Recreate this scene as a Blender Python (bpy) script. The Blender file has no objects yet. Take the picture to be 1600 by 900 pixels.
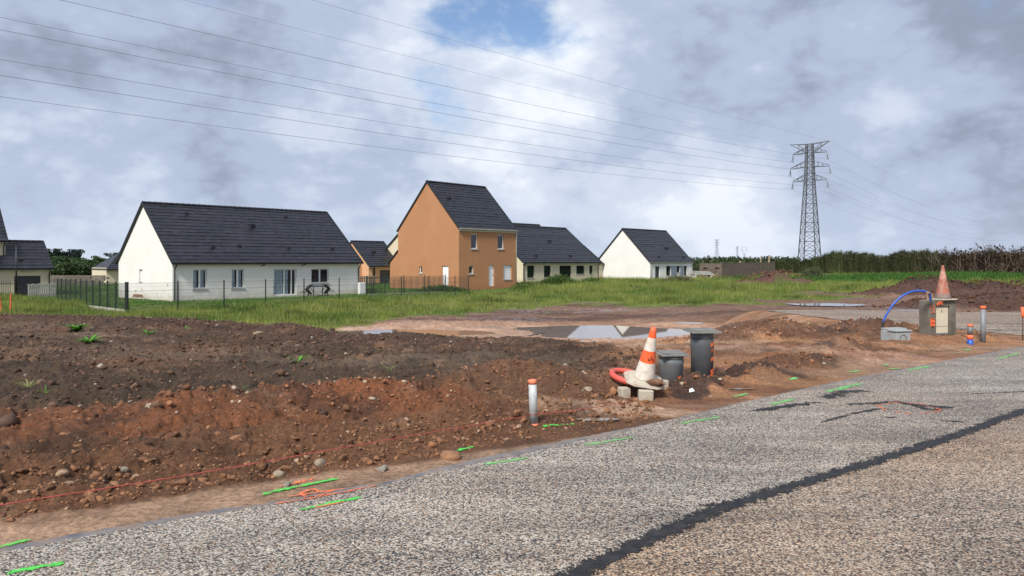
import bpy, math, random
import numpy as np
from mathutils import Vector, Matrix
random.seed(7)
rng = np.random.default_rng(11)
sc = bpy.context.scene

# ------------------------------------------------------------------ camera
F = 1150.0; HOR = 407.0; CAMZ = 1.65
cd = bpy.data.cameras.new("camera"); cam = bpy.data.objects.new("camera", cd); sc.collection.objects.link(cam)
cam.location = (0, 0, CAMZ); cam.rotation_euler = (math.radians(90), 0, 0)
cd.sensor_width = 36; cd.lens = F / 1600 * 36; cd.shift_y = -(450 - HOR) / 1600
cd.clip_start = 0.05; cd.clip_end = 9000
sc.camera = cam
sc.render.resolution_x = 1024; sc.render.resolution_y = 576

# ------------------------------------------------------------------ light
SUN = Vector((-0.30, -0.62, 0.72)).normalized()
ld = bpy.data.lights.new("sun", 'SUN'); ld.energy = 2.3; ld.angle = math.radians(12); ld.color = (1, .96, .9)
sun = bpy.data.objects.new("sun", ld); sc.collection.objects.link(sun); sun.location = (0, 0, 60)
sun.rotation_euler = SUN.to_track_quat('Z', 'Y').to_euler()
sc.view_settings.view_transform = 'Standard'; sc.view_settings.look = 'None'
sc.view_settings.exposure = 1.1; sc.view_settings.gamma = 1; sc.view_settings.use_curve_mapping = False

world = bpy.data.worlds.new("World"); sc.world = world; world.use_nodes = True
nt = world.node_tree; nt.nodes.clear(); N = nt.nodes; LK = nt.links
def wn(t, **k):
    n = N.new(t)
    for a, b in k.items(): setattr(n, a, b)
    return n
def wmath(op, a, b=None, c=None, clamp=False):
    n = wn('ShaderNodeMath', operation=op); n.use_clamp = clamp
    for i, v in enumerate((a, b, c)):
        if v is None: continue
        if isinstance(v, (int, float)): n.inputs[i].default_value = v
        else: LK.new(v, n.inputs[i])
    return n.outputs[0]
sky = wn('ShaderNodeTexSky', sky_type='NISHITA', sun_disc=False)
sky.sun_elevation = math.asin(SUN.z); sky.sun_rotation = math.atan2(SUN.x, SUN.y)
tc = wn('ShaderNodeTexCoord'); sp = wn('ShaderNodeSeparateXYZ'); LK.new(tc.outputs['Generated'], sp.inputs[0])
cb = wn('ShaderNodeVectorMath', operation='MULTIPLY'); LK.new(tc.outputs['Generated'], cb.inputs[0]); cb.inputs[1].default_value = (1, 1, 1.75)
def wnoise(scale, detail, rough, off, dist=0.0, typ='FBM'):
    m = wn('ShaderNodeMapping'); m.inputs['Location'].default_value = off; LK.new(cb.outputs[0], m.inputs[0])
    n = wn('ShaderNodeTexNoise'); n.inputs['Scale'].default_value = scale; n.inputs['Detail'].default_value = detail
    n.inputs['Roughness'].default_value = rough; n.inputs['Distortion'].default_value = dist; n.noise_type = typ
    LK.new(m.outputs[0], n.inputs[0]); return n.outputs[0]
n1 = wnoise(2.8, 5, 0.5, (3.1, 1.7, 0), .1); n2 = wnoise(5.0, 10, 0.60, (8, 4, 2), .1); n3 = wnoise(5.5, 9, .6, (-5, 2, 7), .1)
def billow(scale, off):
    a = wnoise(scale, 1, .5, off); return wmath('ABSOLUTE', wmath('MULTIPLY_ADD', a, 2.0, -1.0))
bl = wmath('ADD', wmath('ADD', wmath('MULTIPLY', billow(3.2, (1, 2, 3)), 1.0), wmath('MULTIPLY', billow(7.5, (4, 2, 9)), .5)), wmath('ADD', wmath('MULTIPLY', billow(20, (7, 1, 5)), .3), wmath('MULTIPLY', billow(43, (2, 8, 5)), .16)))
def blob(px, y, r0, soft=1.0):
    v = Vector(((px - 800) / F, 1, (HOR - y) / F)).normalized()
    d = wn('ShaderNodeVectorMath', operation='DOT_PRODUCT'); LK.new(tc.outputs['Generated'], d.inputs[0]); d.inputs[1].default_value = v
    m = wn('ShaderNodeMapRange', interpolation_type='SMOOTHSTEP'); LK.new(d.outputs['Value'], m.inputs[0])
    m.inputs[1].default_value = math.cos(r0 / F * (1 + soft)); m.inputs[2].default_value = math.cos(r0 / F * .15)
    return m.outputs[0]
L = wmath('MULTIPLY_ADD', wmath('SUBTRACT', n1, .5), .95, .67)
L = wmath('MULTIPLY_ADD', wmath('SUBTRACT', n2, .5), 0.75, L)
L = wmath('MULTIPLY_ADD', wmath('SUBTRACT', bl, .42), .46, L)
for (px, y, r, a) in [(30, 190, 90, -.18), (110, 50, 90, -.22), (330, 180, 130, -.20), (480, 190, 100, -.12), (420, 20, 110, -.28), (620, 140, 90, -.12), (1200, 190, 100, -.24), (1120, 60, 100, -.10), (1330, 130, 120, -.16), (1500, 170, 150, -.15),
                      (1560, 40, 110, -.1), (250, 20, 70, .12), (560, 60, 100, .10), (760, 70, 110, .25), (900, 60, 90, .12), (820, 150, 90, .12), (1080, 170, 110, .14), (860, 245, 70, .16), (1140, 290, 80, .06), (100, 290, 110, .14), (300, 300, 140, .06), (1420, 240, 80, .14), (1380, 110, 60, .1), (600, 330, 160, .08), (1180, 340, 50, .12), (1000, 300, 160, .04)]:
    L = wmath('MULTIPLY_ADD', blob(px, y, r), a * (.55 if a < 0 else .7), L)
cr = wn('ShaderNodeValToRGB'); LK.new(L, cr.inputs[0])
cr.color_ramp.interpolation = 'EASE'
SB = 10.0
els = [(0.0, (.125, .145, .185)), (.30, (.19, .222, .29)), (.55, (.29, .34, .44)), (.75, (.40, .445, .53)), (1.0, (.56, .59, .64))]
cr.color_ramp.elements[0].position = els[0][0]; cr.color_ramp.elements[0].color = (*els[0][1], 1)
cr.color_ramp.elements[1].position = 1.0; cr.color_ramp.elements[1].color = (*els[-1][1], 1)
for p_, c_ in els[1:-1]:
    e = cr.color_ramp.elements.new(p_); e.color = (*c_, 1)
sc10 = wn('ShaderNodeVectorMath', operation='SCALE'); LK.new(cr.outputs[0], sc10.inputs[0]); sc10.inputs['Scale'].default_value = SB * .77
blue = wmath('MULTIPLY_ADD', wmath('SUBTRACT', n3, .5), 4.6, -.42)
for (px, y, r, a) in [(775, -15, 75, .9), (700, 5, 45, .45), (860, 0, 55, .45), (700, 165, 35, .45), (670, 150, 40, .3), (950, 100, 60, .4), (740, 190, 40, .3)]:
    blue = wmath('MULTIPLY_ADD', blob(px, y, r), a, blue)
bm_ = wn('ShaderNodeMapRange', interpolation_type='SMOOTHSTEP'); LK.new(blue, bm_.inputs[0]); bm_.inputs[1].default_value = .02; bm_.inputs[2].default_value = 1.1
skb = wn('ShaderNodeVectorMath', operation='MULTIPLY'); LK.new(sky.outputs[0], skb.inputs[0]); skb.inputs[1].default_value = (.62, .66, .72)
mx = wn('ShaderNodeMix', data_type='RGBA'); LK.new(bm_.outputs[0], mx.inputs[0]); LK.new(sc10.outputs[0], mx.inputs[6]); LK.new(skb.outputs[0], mx.inputs[7])
# pale air above the horizon
hz = wn('ShaderNodeMapRange', interpolation_type='SMOOTHSTEP'); LK.new(sp.outputs[2], hz.inputs[0]); hz.inputs[1].default_value = .13; hz.inputs[2].default_value = -.02
mx2 = wn('ShaderNodeMix', data_type='RGBA'); LK.new(wmath('MULTIPLY', hz.outputs[0], .42), mx2.inputs[0]); LK.new(mx.outputs[2], mx2.inputs[6]); mx2.inputs[7].default_value = (3.0, 3.4, 4.1, 1)
bg = wn('ShaderNodeBackground'); bg.inputs[1].default_value = .1; LK.new(mx2.outputs[2], bg.inputs[0])
wo = wn('ShaderNodeOutputWorld'); LK.new(bg.outputs[0], wo.inputs[0])
world.cycles.sampling_method = 'MANUAL'; world.cycles.sample_map_resolution = 512
sc.cycles.max_bounces = 6; sc.cycles.diffuse_bounces = 3; sc.cycles.glossy_bounces = 3
sc.cycles.use_denoising = False if False else sc.cycles.use_denoising

# ------------------------------------------------------------------ helpers
def tag(o, label=None, cat=None, group=None, kind=None):
    if label: o['label'] = label
    if cat: o['category'] = cat
    if group: o['group'] = group
    if kind: o['kind'] = kind
    return o
def mesh_np(name, V, faces_flat, nper, mat, parent=None, cols=None, smooth=False, colname='tint'):
    V = np.asarray(V, dtype=np.float32); me = bpy.data.meshes.new(name)
    faces_flat = np.asarray(faces_flat, dtype=np.int32).ravel(); nf = len(faces_flat) // nper
    me.vertices.add(len(V)); me.vertices.foreach_set('co', V.ravel())
    me.loops.add(len(faces_flat)); me.loops.foreach_set('vertex_index', faces_flat)
    me.polygons.add(nf); me.polygons.foreach_set('loop_start', np.arange(nf, dtype=np.int32) * nper)
    me.update(calc_edges=True)
    if smooth: me.polygons.foreach_set('use_smooth', np.ones(nf, dtype=bool))
    for cn, c in ([(colname, cols)] if cols is not None and not isinstance(cols, dict) else list((cols or {}).items())):
        a = me.color_attributes.new(cn, 'FLOAT_COLOR', 'POINT')
        c4 = np.ones((len(V), 4), dtype=np.float32); c4[:, :c.shape[1]] = c; a.data.foreach_set('color', c4.ravel())
    if mat: me.materials.append(mat)
    o = bpy.data.objects.new(name, me); sc.collection.objects.link(o)
    if parent: o.parent = parent
    return o
def empty(name, loc, rz=0.0):
    o = bpy.data.objects.new(name, None); sc.collection.objects.link(o); o.location = loc; o.rotation_euler = (0, 0, rz)
    o.empty_display_size = .3; return o
class MB:
    def __init__(s): s.v = []; s.f = []; s.m = []; s.sm = []
    def add(s, vs, fs, mi=0, smooth=False):
        b = len(s.v); s.v += [tuple(v) for v in vs]
        for f in fs: s.f.append([i + b for i in f]); s.m.append(mi); s.sm.append(smooth)
    def box(s, x0, x1, y0, y1, z0, z1, mi=0, M=None):
        vs = [Vector((x, y, z)) for z in (z0, z1) for y in (y0, y1) for x in (x0, x1)]
        if M: vs = [M @ v for v in vs]
        s.add(vs, [(0, 2, 3, 1), (4, 5, 7, 6), (0, 1, 5, 4), (2, 6, 7, 3), (0, 4, 6, 2), (1, 3, 7, 5)], mi)
    def bbox(s, x0, x1, y0, y1, z0, z1, b=.01, mi=0, M=None):
        # box with bevelled vertical and top edges
        ring = lambda d, z: [(x0 + d, y0, z), (x1 - d, y0, z), (x1, y0 + d, z), (x1, y1 - d, z), (x1 - d, y1, z), (x0 + d, y1, z), (x0, y1 - d, z), (x0, y0 + d, z)]
        r2 = [(x0 + b, y0 + b, z1), (x1 - b, y0 + b, z1), (x1 - b, y0 + b, z1), (x1 - b, y1 - b, z1), (x1 - b, y1 - b, z1), (x0 + b, y1 - b, z1), (x0 + b, y1 - b, z1), (x0 + b, y0 + b, z1)]
        vs = [Vector(v) for v in ring(b, z0) + ring(b, z1 - b) + r2]
        if M: vs = [M @ v for v in vs]
        fs = [tuple(range(7, -1, -1))]
        for k in range(2):
            for i in range(8): j = (i + 1) % 8; fs.append((k * 8 + i, k * 8 + j, k * 8 + 8 + j, k * 8 + 8 + i))
        fs.append(tuple(range(16, 24)))
        s.add(vs, fs, mi)
    def bar(s, p, q, w, mi=0, h=None):
        p = Vector(p); q = Vector(q); d = q - p; L_ = d.length
        if L_ < 1e-6: return
        M = Matrix.Translation(p) @ d.to_track_quat('Z', 'Y').to_matrix().to_4x4()
        h = h or w; s.box(-w / 2, w / 2, -h / 2, h / 2, 0, L_, mi, M)
    def tube(s, pts, r, n=8, mi=0, caps=True):
        pts = [Vector(p) for p in pts]; rr = r if isinstance(r, (list, tuple)) else [r] * len(pts)
        b = len(s.v); up = Vector((0, 0, 1))
        prev = None
        for i, p in enumerate(pts):
            t = (pts[min(i + 1, len(pts) - 1)] - pts[max(i - 1, 0)]).normalized()
            if prev is None:
                a = t.cross(up); a = a.normalized() if a.length > 1e-3 else Vector((1, 0, 0))
            else: a = (prev - t * prev.dot(t)).normalized()
            prev = a; c = t.cross(a)
            for k in range(n):
                th = 2 * math.pi * k / n; s.v.append(tuple(p + (a * math.cos(th) + c * math.sin(th)) * rr[i]))
        for i in range(len(pts) - 1):
            for k in range(n):
                k2 = (k + 1) % n; s.f.append([b + i * n + k, b + i * n + k2, b + (i + 1) * n + k2, b + (i + 1) * n + k]); s.m.append(mi); s.sm.append(True)
        if caps:
            s.f.append([b + k for k in range(n)][::-1]); s.m.append(mi); s.sm.append(False)
            s.f.append([b + (len(pts) - 1) * n + k for k in range(n)]); s.m.append(mi); s.sm.append(False)
    def lathe(s, prof, n=32, mi=0, M=None, mats=None):
        b = len(s.v)
        for (r, z) in prof:
            for k in range(n):
                th = 2 * math.pi * k / n; v = Vector((r * math.cos(th), r * math.sin(th), z)); s.v.append(tuple(M @ v if M else v))
        for i in range(len(prof) - 1):
            for k in range(n):
                k2 = (k + 1) % n; s.f.append([b + i * n + k, b + i * n + k2, b + (i + 1) * n + k2, b + (i + 1) * n + k]); s.m.append(mats[i] if mats else mi); s.sm.append(True)
        s.f.append([b + k for k in range(n)][::-1]); s.m.append(mats[0] if mats else mi); s.sm.append(False)
        s.f.append([b + (len(prof) - 1) * n + k for k in range(n)]); s.m.append(mats[-1] if mats else mi); s.sm.append(False)
    def build(s, name, mats, parent=None):
        me = bpy.data.meshes.new(name); me.from_pydata(s.v, [], s.f)
        for m in (mats if isinstance(mats, (list, tuple)) else [mats]): me.materials.append(m)
        me.polygons.foreach_set('material_index', s.m); me.polygons.foreach_set('use_smooth', s.sm); me.update()
        o = bpy.data.objects.new(name, me); sc.collection.objects.link(o)
        if parent: o.parent = parent
        return o
def mat(name, col, rough=.8, var=.15, scale=6.0, bump=0.0, bscale=60., metal=0.0, spec=.5, dirt=None, dscale=2.0, damt=.5, coat=0):
    m = bpy.data.materials.new(name); m.use_nodes = True; t = m.node_tree; b = t.nodes['Principled BSDF']
    b.inputs['Roughness'].default_value = rough; b.inputs['Metallic'].default_value = metal; b.inputs['Specular IOR Level'].default_value = spec
    tcn = t.nodes.new('ShaderNodeTexCoord'); n = t.nodes.new('ShaderNodeTexNoise'); n.inputs['Scale'].default_value = scale; n.inputs['Detail'].default_value = 6
    t.links.new(tcn.outputs['Object'], n.inputs[0])
    mr = t.nodes.new('ShaderNodeMapRange'); t.links.new(n.outputs[0], mr.inputs[0]); mr.inputs[1].default_value = .3; mr.inputs[2].default_value = .7
    mr.inputs[3].default_value = 1 - var; mr.inputs[4].default_value = 1 + var
    sc_ = t.nodes.new('ShaderNodeVectorMath'); sc_.operation = 'SCALE'; sc_.inputs[0].default_value = col; t.links.new(mr.outputs[0], sc_.inputs['Scale'])
    out = sc_.outputs[0]
    if dirt:
        d = t.nodes.new('ShaderNodeTexNoise'); d.inputs['Scale'].default_value = dscale; d.inputs['Detail'].default_value = 8; d.inputs['Roughness'].default_value = .65
        t.links.new(tcn.outputs['Object'], d.inputs[0]); dr = t.nodes.new('ShaderNodeMapRange'); t.links.new(d.outputs[0], dr.inputs[0])
        dr.inputs[1].default_value = .42; dr.inputs[2].default_value = .72; dr.inputs[4].default_value = damt
        mm = t.nodes.new('ShaderNodeMix'); mm.data_type = 'RGBA'; t.links.new(dr.outputs[0], mm.inputs[0]); t.links.new(out, mm.inputs[6]); mm.inputs[7].default_value = (*dirt, 1); out = mm.outputs[2]
    t.links.new(out, b.inputs['Base Color'])
    if bump:
        bn = t.nodes.new('ShaderNodeTexNoise'); bn.inputs['Scale'].default_value = bscale; bn.inputs['Detail'].default_value = 4; t.links.new(tcn.outputs['Object'], bn.inputs[0])
        bp = t.nodes.new('ShaderNodeBump'); bp.inputs['Strength'].default_value = bump; bp.inputs['Distance'].default_value = .02; t.links.new(bn.outputs[0], bp.inputs['Height']); t.links.new(bp.outputs[0], b.inputs['Normal'])
    return m
def attr_mat(name, rough=.8, var=.25, scale=9., spec=.3, trans=0.0):
    m = bpy.data.materials.new(name); m.use_nodes = True; t = m.node_tree; b = t.nodes['Principled BSDF']
    b.inputs['Roughness'].default_value = rough; b.inputs['Specular IOR Level'].default_value = spec
    a = t.nodes.new('ShaderNodeVertexColor'); a.layer_name = 'tint'
    tcn = t.nodes.new('ShaderNodeTexCoord'); n = t.nodes.new('ShaderNodeTexNoise'); n.inputs['Scale'].default_value = scale; n.inputs['Detail'].default_value = 4
    t.links.new(tcn.outputs['Object'], n.inputs[0]); mr = t.nodes.new('ShaderNodeMapRange'); t.links.new(n.outputs[0], mr.inputs[0]); mr.inputs[1].default_value = .3; mr.inputs[2].default_value = .7
    mr.inputs[3].default_value = 1 - var; mr.inputs[4].default_value = 1 + var
    s_ = t.nodes.new('ShaderNodeVectorMath'); s_.operation = 'SCALE'; t.links.new(a.outputs[0], s_.inputs[0]); t.links.new(mr.outputs[0], s_.inputs['Scale']); t.links.new(s_.outputs[0], b.inputs['Base Color'])
    if trans:
        tr = t.nodes.new('ShaderNodeBsdfTranslucent'); t.links.new(s_.outputs[0], tr.inputs[0]); ms = t.nodes.new('ShaderNodeMixShader'); ms.inputs[0].default_value = trans
        t.links.new(b.outputs[0], ms.inputs[1]); t.links.new(tr.outputs[0], ms.inputs[2]); t.links.new(ms.outputs[0], t.nodes['Material Output'].inputs[0])
    return m

# value noise ------------------------------------------------------------
_perm = np.random.default_rng(5).permutation(4096); _val = np.random.default_rng(6).random(4096) * 2 - 1
def vn(x, y, seed=0):
    xi = np.floor(x).astype(np.int64); yi = np.floor(y).astype(np.int64); fx = x - xi; fy = y - yi
    fx = fx * fx * fx * (fx * (fx * 6 - 15) + 10); fy = fy * fy * fy * (fy * (fy * 6 - 15) + 10)
    h = lambda a, b: _val[_perm[(_perm[(a + seed * 131) & 4095] + b) & 4095]]
    a = h(xi, yi); b = h(xi + 1, yi); c = h(xi, yi + 1); d = h(xi + 1, yi + 1)
    return (a * (1 - fx) + b * fx) * (1 - fy) + (c * (1 - fx) + d * fx) * fy
def fbm(x, y, scale, oct_=4, seed=0, gain=.5):
    r = 0; a = 1; tot = 0; ca, sa = math.cos(.6), math.sin(.6)
    for i in range(oct_):
        r = r + a * vn(x * scale + 17.3 * i, y * scale - 9.1 * i, seed + i); tot += a; a *= gain; scale *= 2.03; x, y = ca * x - sa * y, sa * x + ca * y
    return r / tot
def ss(a, b, x): t = np.clip((x - a) / (b - a), 0, 1); return t * t * (3 - 2 * t)
def lerp(a, b, t): return a + (b - a) * t

# ------------------------------------------------------------------ layout functions
EX = np.array([-40, -20, -8, -3.9, -2.89, -2.03, -.92, .59, 1.26, 2.75, 4.53, 7.6, 9.7, 14, 40, 80.])
EY = np.array([-26, -10, .2, 3.45, 4.15, 4.74, 5.42, 6.72, 7.26, 8.6, 10.04, 12.4, 13.95, 16.8, 34.5, 62.])
def edgeY(x): return np.interp(x, EX, EY)
def udist(x, y): return (y - edgeY(x)) * .78
def rimY(x): return np.interp(x, [-60, -40, -16, -11.4, -6.8, -4, -1.4, .66, 1.7, 3, 6, 9, 12, 30], [34, 27, 23, 21.9, 19.4, 16.8, 15.8, 15.0, 13.5, 13, 13.5, 15.5, 15, 16])
R2 = [(11, 32.3), (10.7, 27), (10.5, 23.2), (11.1, 20.8), (11.5, 19.3), (11.5, 17.8), (11.6, 16.3), (13.2, 16.6), (20, 20), (34, 29.5), (34, 33), (23, 30.0), (18.5, 30.5), (15, 33.4)]
def in_poly(x, y, P):
    r = np.zeros(np.shape(x), bool); n = len(P)
    for i in range(n):
        x1, y1 = P[i]; x2, y2 = P[(i + 1) % n]
        c = ((y1 > y) != (y2 > y)) & (x < (x2 - x1) * (y - y1) / (y2 - y1 + 1e-12) + x1); r ^= c
    return r
def poly_dist(x, y, P):
    d = np.full(np.shape(x), 1e9)
    for i in range(len(P)):
        x1, y1 = P[i]; x2, y2 = P[(i + 1) % len(P)]; dx, dy = x2 - x1, y2 - y1
        t = np.clip(((x - x1) * dx + (y - y1) * dy) / (dx * dx + dy * dy), 0, 1); d = np.minimum(d, np.hypot(x - x1 - t * dx, y - y1 - t * dy))
    return np.where(in_poly(x, y, P), -d, d)
def r2z(x, y): return -.012 * (x * 0) - .031 * np.maximum(y - 15, 0)
HEAPS = [  # x, y, rx, ry, h, rot, lumpy
    (31, 55, 4.2, 2.4, 1.25, -.2, 1), (35.5, 53, 4, 2.0, .75, .1, 1), (27.5, 40, 4.0, 1.7, .75, .15, 1), (24.0, 41.5, 3, 1.2, .35, 0, 1), (31.5, 39, 3, 1.5, .8, 0, 1),
    (.05, 9.3, 1.05, .65, .28, .2, 1), (3.0, 10.15, 1.0, .35, .14, .3, 1), (1.75, 10.9, .8, .5, .10, 0, 1), (2.35, 9.45, .35, .25, .09, 0, 1),
    (6.3, 18.3, 2.0, 1.1, .34, .3, 1), (8.0, 16.6, 1.7, .75, .26, .2, 1), (4.3, 11.2, 1.2, .35, .14, .6, 1), (5.9, 13.2, 1.0, .3, .12, .5, 1), (5.2, 16.0, 1.6, .5, .18, .3, 1),
    (9.75, 15.35, .38, .22, .16, 0, 1), (-3.2, 7.7, 1.6, .5, .13, .35, 1), (-1.4, 8.4, 1.1, .5, .15, .3, 1), (8.8, 28, 2.5, 1.2, .3, .4, 1), (4.5, 24.5, 2.5, 1.0, .2, .1, 1),
    (-12, 20.6, 6, 1.0, .07, -.1, 1), (-5.3, 17.5, 1.6, .8, .12, -.5, 1), (-18, 22, 5, 1.3, .05, 0, 1), (.4, 12.6, 2.4, .9, .12, -.2, 1), (-3, 14.4, 1.5, .7, .04, 0, 1), (26.0, 78, 2.6, 1.5, 1.15, .2, 1), (29.6, 79, 2.4, 1.5, 1.5, .1, 1)]
def heapval(x, y, hp):
    cx, cy, rx, ry, h, rot, _ = hp; c, s = math.cos(rot), math.sin(rot); dx = (x - cx); dy = (y - cy); a = (c * dx + s * dy) / rx; b = (-s * dx + c * dy) / ry
    return np.exp(-(a * a + b * b) * 1.1)
BAS = [(.88, 7.55, .30, .12, .03), (1.8, 8.75, .6, .35, .01), (2.9, 9.4, .25, .07, .02), (2.63, 10.2, .5, .3, .04), (2.15, 9.85, .4, .3, .03), (8.6, 34.6, 1.8, .9, -1.25)]
def puddle_f(x, y):
    e1 = 1 - np.hypot((x - 3.6) / 5.2, (y - 31.6) / 3.6); e2 = 1 - np.hypot((x + 4.5) / 5.0, (y - 30.6) / 2.2); e3 = 1 - np.hypot((x - 8.2) / 2.2, (y - 34.5) / 1.6)
    return e1, e2, e3
def height(x, y, detail=True):
    x = np.asarray(x, float); y = np.asarray(y, float)
    ry = rimY(x) + .7 * fbm(x, y, .35, 3, 40); d = y - ry
    w = np.interp(x, [-60, -4, 2, 9, 30], [5, 4.5, 11, 16, 18]); D = np.interp(x, [-60, 3, 8, 12, 30], [-1.33, -1.33, -1.2, -1.02, -.95])
    z = D * ss(0, 1, d / w) + .02 * np.exp(-(d / 1.2) ** 2) * ss(1, -3, x)
    # towards the houses
    far = ss(36, 50, y); z = lerp(z, np.interp(x, [-60, 10, 30, 60, 120], [-1.2, -1.0, -1.0, -.55, -.5]) + .12 * fbm(x, y, .07, 2, 3), far)
    crop = ss(0, 10, 14 - np.hypot((x - 50) / 1.6, (y - 88))) ; z = z + crop * .45
    z = z - .7 * ss(120, 600, y)
    u = udist(x, y)
    z = z - .16 * ss(8, 16, y) * ss(4, 0, x) * ss(.5, 0, d / w); z = np.where(u > 0, z + .07 * ss(.35, 1.3, u) * ss(14, 6, x) * ss(30, 10, y), z)
    for hp in HEAPS:
        g = heapval(x, y, hp); z = z + hp[4] * g * (1 + .45 * fbm(x, y, 2.2 / min(hp[2], 3), 3, 71) * (g > .02))
    e1, e2, e3 = puddle_f(x, y)
    for e in (e1, e2, e3):
        m = ss(-.35, .12, e); z = lerp(z, -1.37 - .07 * ss(0, .5, e) + (.05 * ss(.0, .5, .6 - e) if e is e2 else 0), m)
    ep = 1 - np.hypot((x - 20) / 5.5, (y - 45.5) / 3.0); z = lerp(z, -1.08 - .05 * ss(0, .5, ep), ss(-.5, .15, ep))
    pd = poly_dist(x, y, R2) if np.ndim(x) else poly_dist(np.array([x]), np.array([y]), R2)[0]
    wr = ss(2.0, .1, pd); z = lerp(z, r2z(x, y) - np.where(pd < -.05, .03, 0.004), wr)
    if detail:
        r = np.hypot(x, y)
        amp = ss(.25, 1.1, u) * (1 - wr) * (1 - .85 * ss(-.2, .3, np.maximum(e1, e3))) * (1 - .6 * ss(-.2, .3, e2)) * (1 - .8 * ss(-.3, .2, ep))
        soft = np.interp(x, [-2, 1.0, 3], [1, .9, .5]); soft = np.where(y > 38, .6, soft)
        hv = sum(heapval(x, y, h_) for h_ in HEAPS); soft = np.maximum(soft, np.clip(hv * 1.3, 0, 1.2))
        b1 = fbm(x, y, .8, 3, 20) * .07
        b2 = (1 - np.abs(fbm(x, y, 3.2, 3, 30)) * 2.2) * .045 * 1.5
        b3 = (1 - np.abs(fbm(x, y, 9, 3, 50)) * 2.4) * .026 * 1.6
        b4 = fbm(x, y, 2.0, 4, 60) * .05
        tracks = .02 * np.sin((y * .8 - x * .6) * 5.5 + 2 * fbm(x, y, .5, 2, 90)) * ss(2, 4, x) * ss(34, 26, y) * ss(.8, 2, u)
        z = z + amp * (b1 + soft * (b2 + b3 + b4) - .02) + tracks * (1 - wr)
    for (bx, by, brx, bry, lv) in BAS: z = lerp(z, lv - .02, ss(-.5, .1, 1 - np.hypot((x - bx) / brx, (y - by) / bry)))
    z = np.where(u < .02, -.06, z); z = np.where((u >= .02) & (u < .35), np.minimum(z, -.003 + .004 * vn(x * 4, y * 4)), z)
    return z
def gz(x, y, detail=True): return float(height(np.array([float(x)]), np.array([float(y)]), detail)[0])
def grass_f(x, y):
    g = np.interp(x, [-60, -20, -12, -8, -4, 0, 5, 10, 15, 20, 26, 40, 60, 100], [24, 24.5, 29, 34.5, 38.5, 41, 43.5, 43.5, 46, 50, 54, 58, 62, 62])
    v = (y - g) / 3.0 + 1.5 * fbm(x, y, .22, 4, 77) + .5 * fbm(x, y, 1.1, 2, 78)
    v = v + .8 * fbm(x, y * 1.8, .4, 3, 80)
    v = np.minimum(v, (.16 - sum(heapval(x, y, h_) for h_ in HEAPS[:5] + HEAPS[-2:])) * 8)
    bare = (x > 16) & (y < 64)
    v = np.where(bare, v - .5 + 2.2 * fbm(x, y * 2.2, .16, 3, 79), v)
    v = np.where((y - rimY(x)) < 1.5, -2, v)
    return v

# ------------------------------------------------------------------ GROUND
ang = np.concatenate([np.arange(-47, 47, .1), np.arange(47, 313, 3.5)]); A_ = np.radians(ang)
rad = [0.0001, .6, 1.2, 1.8, 2.4]
while rad[-1] < 62: rad.append(rad[-1] * 1.0052)
while rad[-1] < 6000: rad.append(rad[-1] * 1.03)
rad = np.array(rad); RR, AA = np.meshgrid(rad, A_, indexing='ij'); GX = RR * np.sin(AA); GY = RR * np.cos(AA)
GZ = height(GX, GY)
nr, na = GX.shape
idx = np.arange(nr * na).reshape(nr, na); i0 = idx[:-1, :]; i1 = idx[1:, :]; j0 = np.roll(i0, -1, 1); j1 = np.roll(i1, -1, 1)
quads = np.stack([i0, j0, j1, i1], -1).reshape(-1, 4)
x, y = GX.ravel(), GY.ravel(); u = udist(x, y)
C = lambda *a: np.array(a)
wx = x + .5 * fbm(x, y, .9, 3, 100) + .15 * fbm(x, y, 4, 3, 101); wy = y + .6 * fbm(x, y, .9, 3, 102) + .15 * fbm(x, y, 4, 3, 103); wu = udist(wx, wy)
red = C(.26, .092, .037); brown = C(.19, .088, .042); dark = C(.080, .048, .027); dark2 = C(.112, .056, .030); tan = C(.47, .29, .18); sand = C(.37, .185, .088); mud = C(.42, .255, .17); green = C(.085, .13, .028)
def mixc(c, k, t): return c + (k[None, :] - c) * np.clip(t, 0, 1)[:, None]
col = np.tile(brown, (len(x), 1)); wet = np.zeros(len(x))
# left field of dark topsoil
left = ss(1.9, .9, wx + .25 * (wy - 10) * (wy < 10)); dk = ss(1.7, 2.7, wu + .15 * wx * (wx < 0) + .5 * fbm(x, y, 2.2, 4, 104)) * left
col = mixc(col, dark, dk); wet += .15 * dk
col = mixc(col, dark2 * 1.25, dk * ss(-.1, .5, fbm(x, y, .5, 3, 110)) * .8)
col = mixc(col, C(.15, .102, .068), dk * ss(.15, .5, fbm(x * .6, y * 2, .35, 3, 118)) * .7)
# rim and right-hand heap dark
rimm = np.exp(-((wy - rimY(wx) + .8) / 1.1) ** 2) * left; col = mixc(col, C(.085, .042, .027), rimm * .8)
# red patches
for (cx, cy, rx, ry, k) in [(-3.3, 7.25, 2.2, .75, .62), (-1.4, 8.2, 1.4, .65, .85), (-5.0, 6.5, 1.2, .5, .3), (.2, 9.1, 1.3, .8, .8)]:
    e = 1 - np.hypot((wx - cx) / rx, (wy - cy) / ry); col = mixc(col, red if cx < 0 else C(.2, .1, .055), ss(-.1, .4, e) * k)
# right hand sandy clay
rt = ss(1.0, 2.1, wx) * ss(36, 24, y); col = mixc(col, sand, rt * .92)
col = mixc(col, C(.24, .105, .052), rt * ss(-.05, .45, fbm(x * .7, y * 2.0, .8, 4, 120)) * .85)
col = mixc(col, C(.40, .26, .17), rt * ss(.15, .5, fbm(x * .6, y * 2.2, .6, 4, 121)) * .7)
wet += rt * ss(.1, .4, fbm(x * .6, y * 1.8, .5, 4, 122)) * .7
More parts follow.
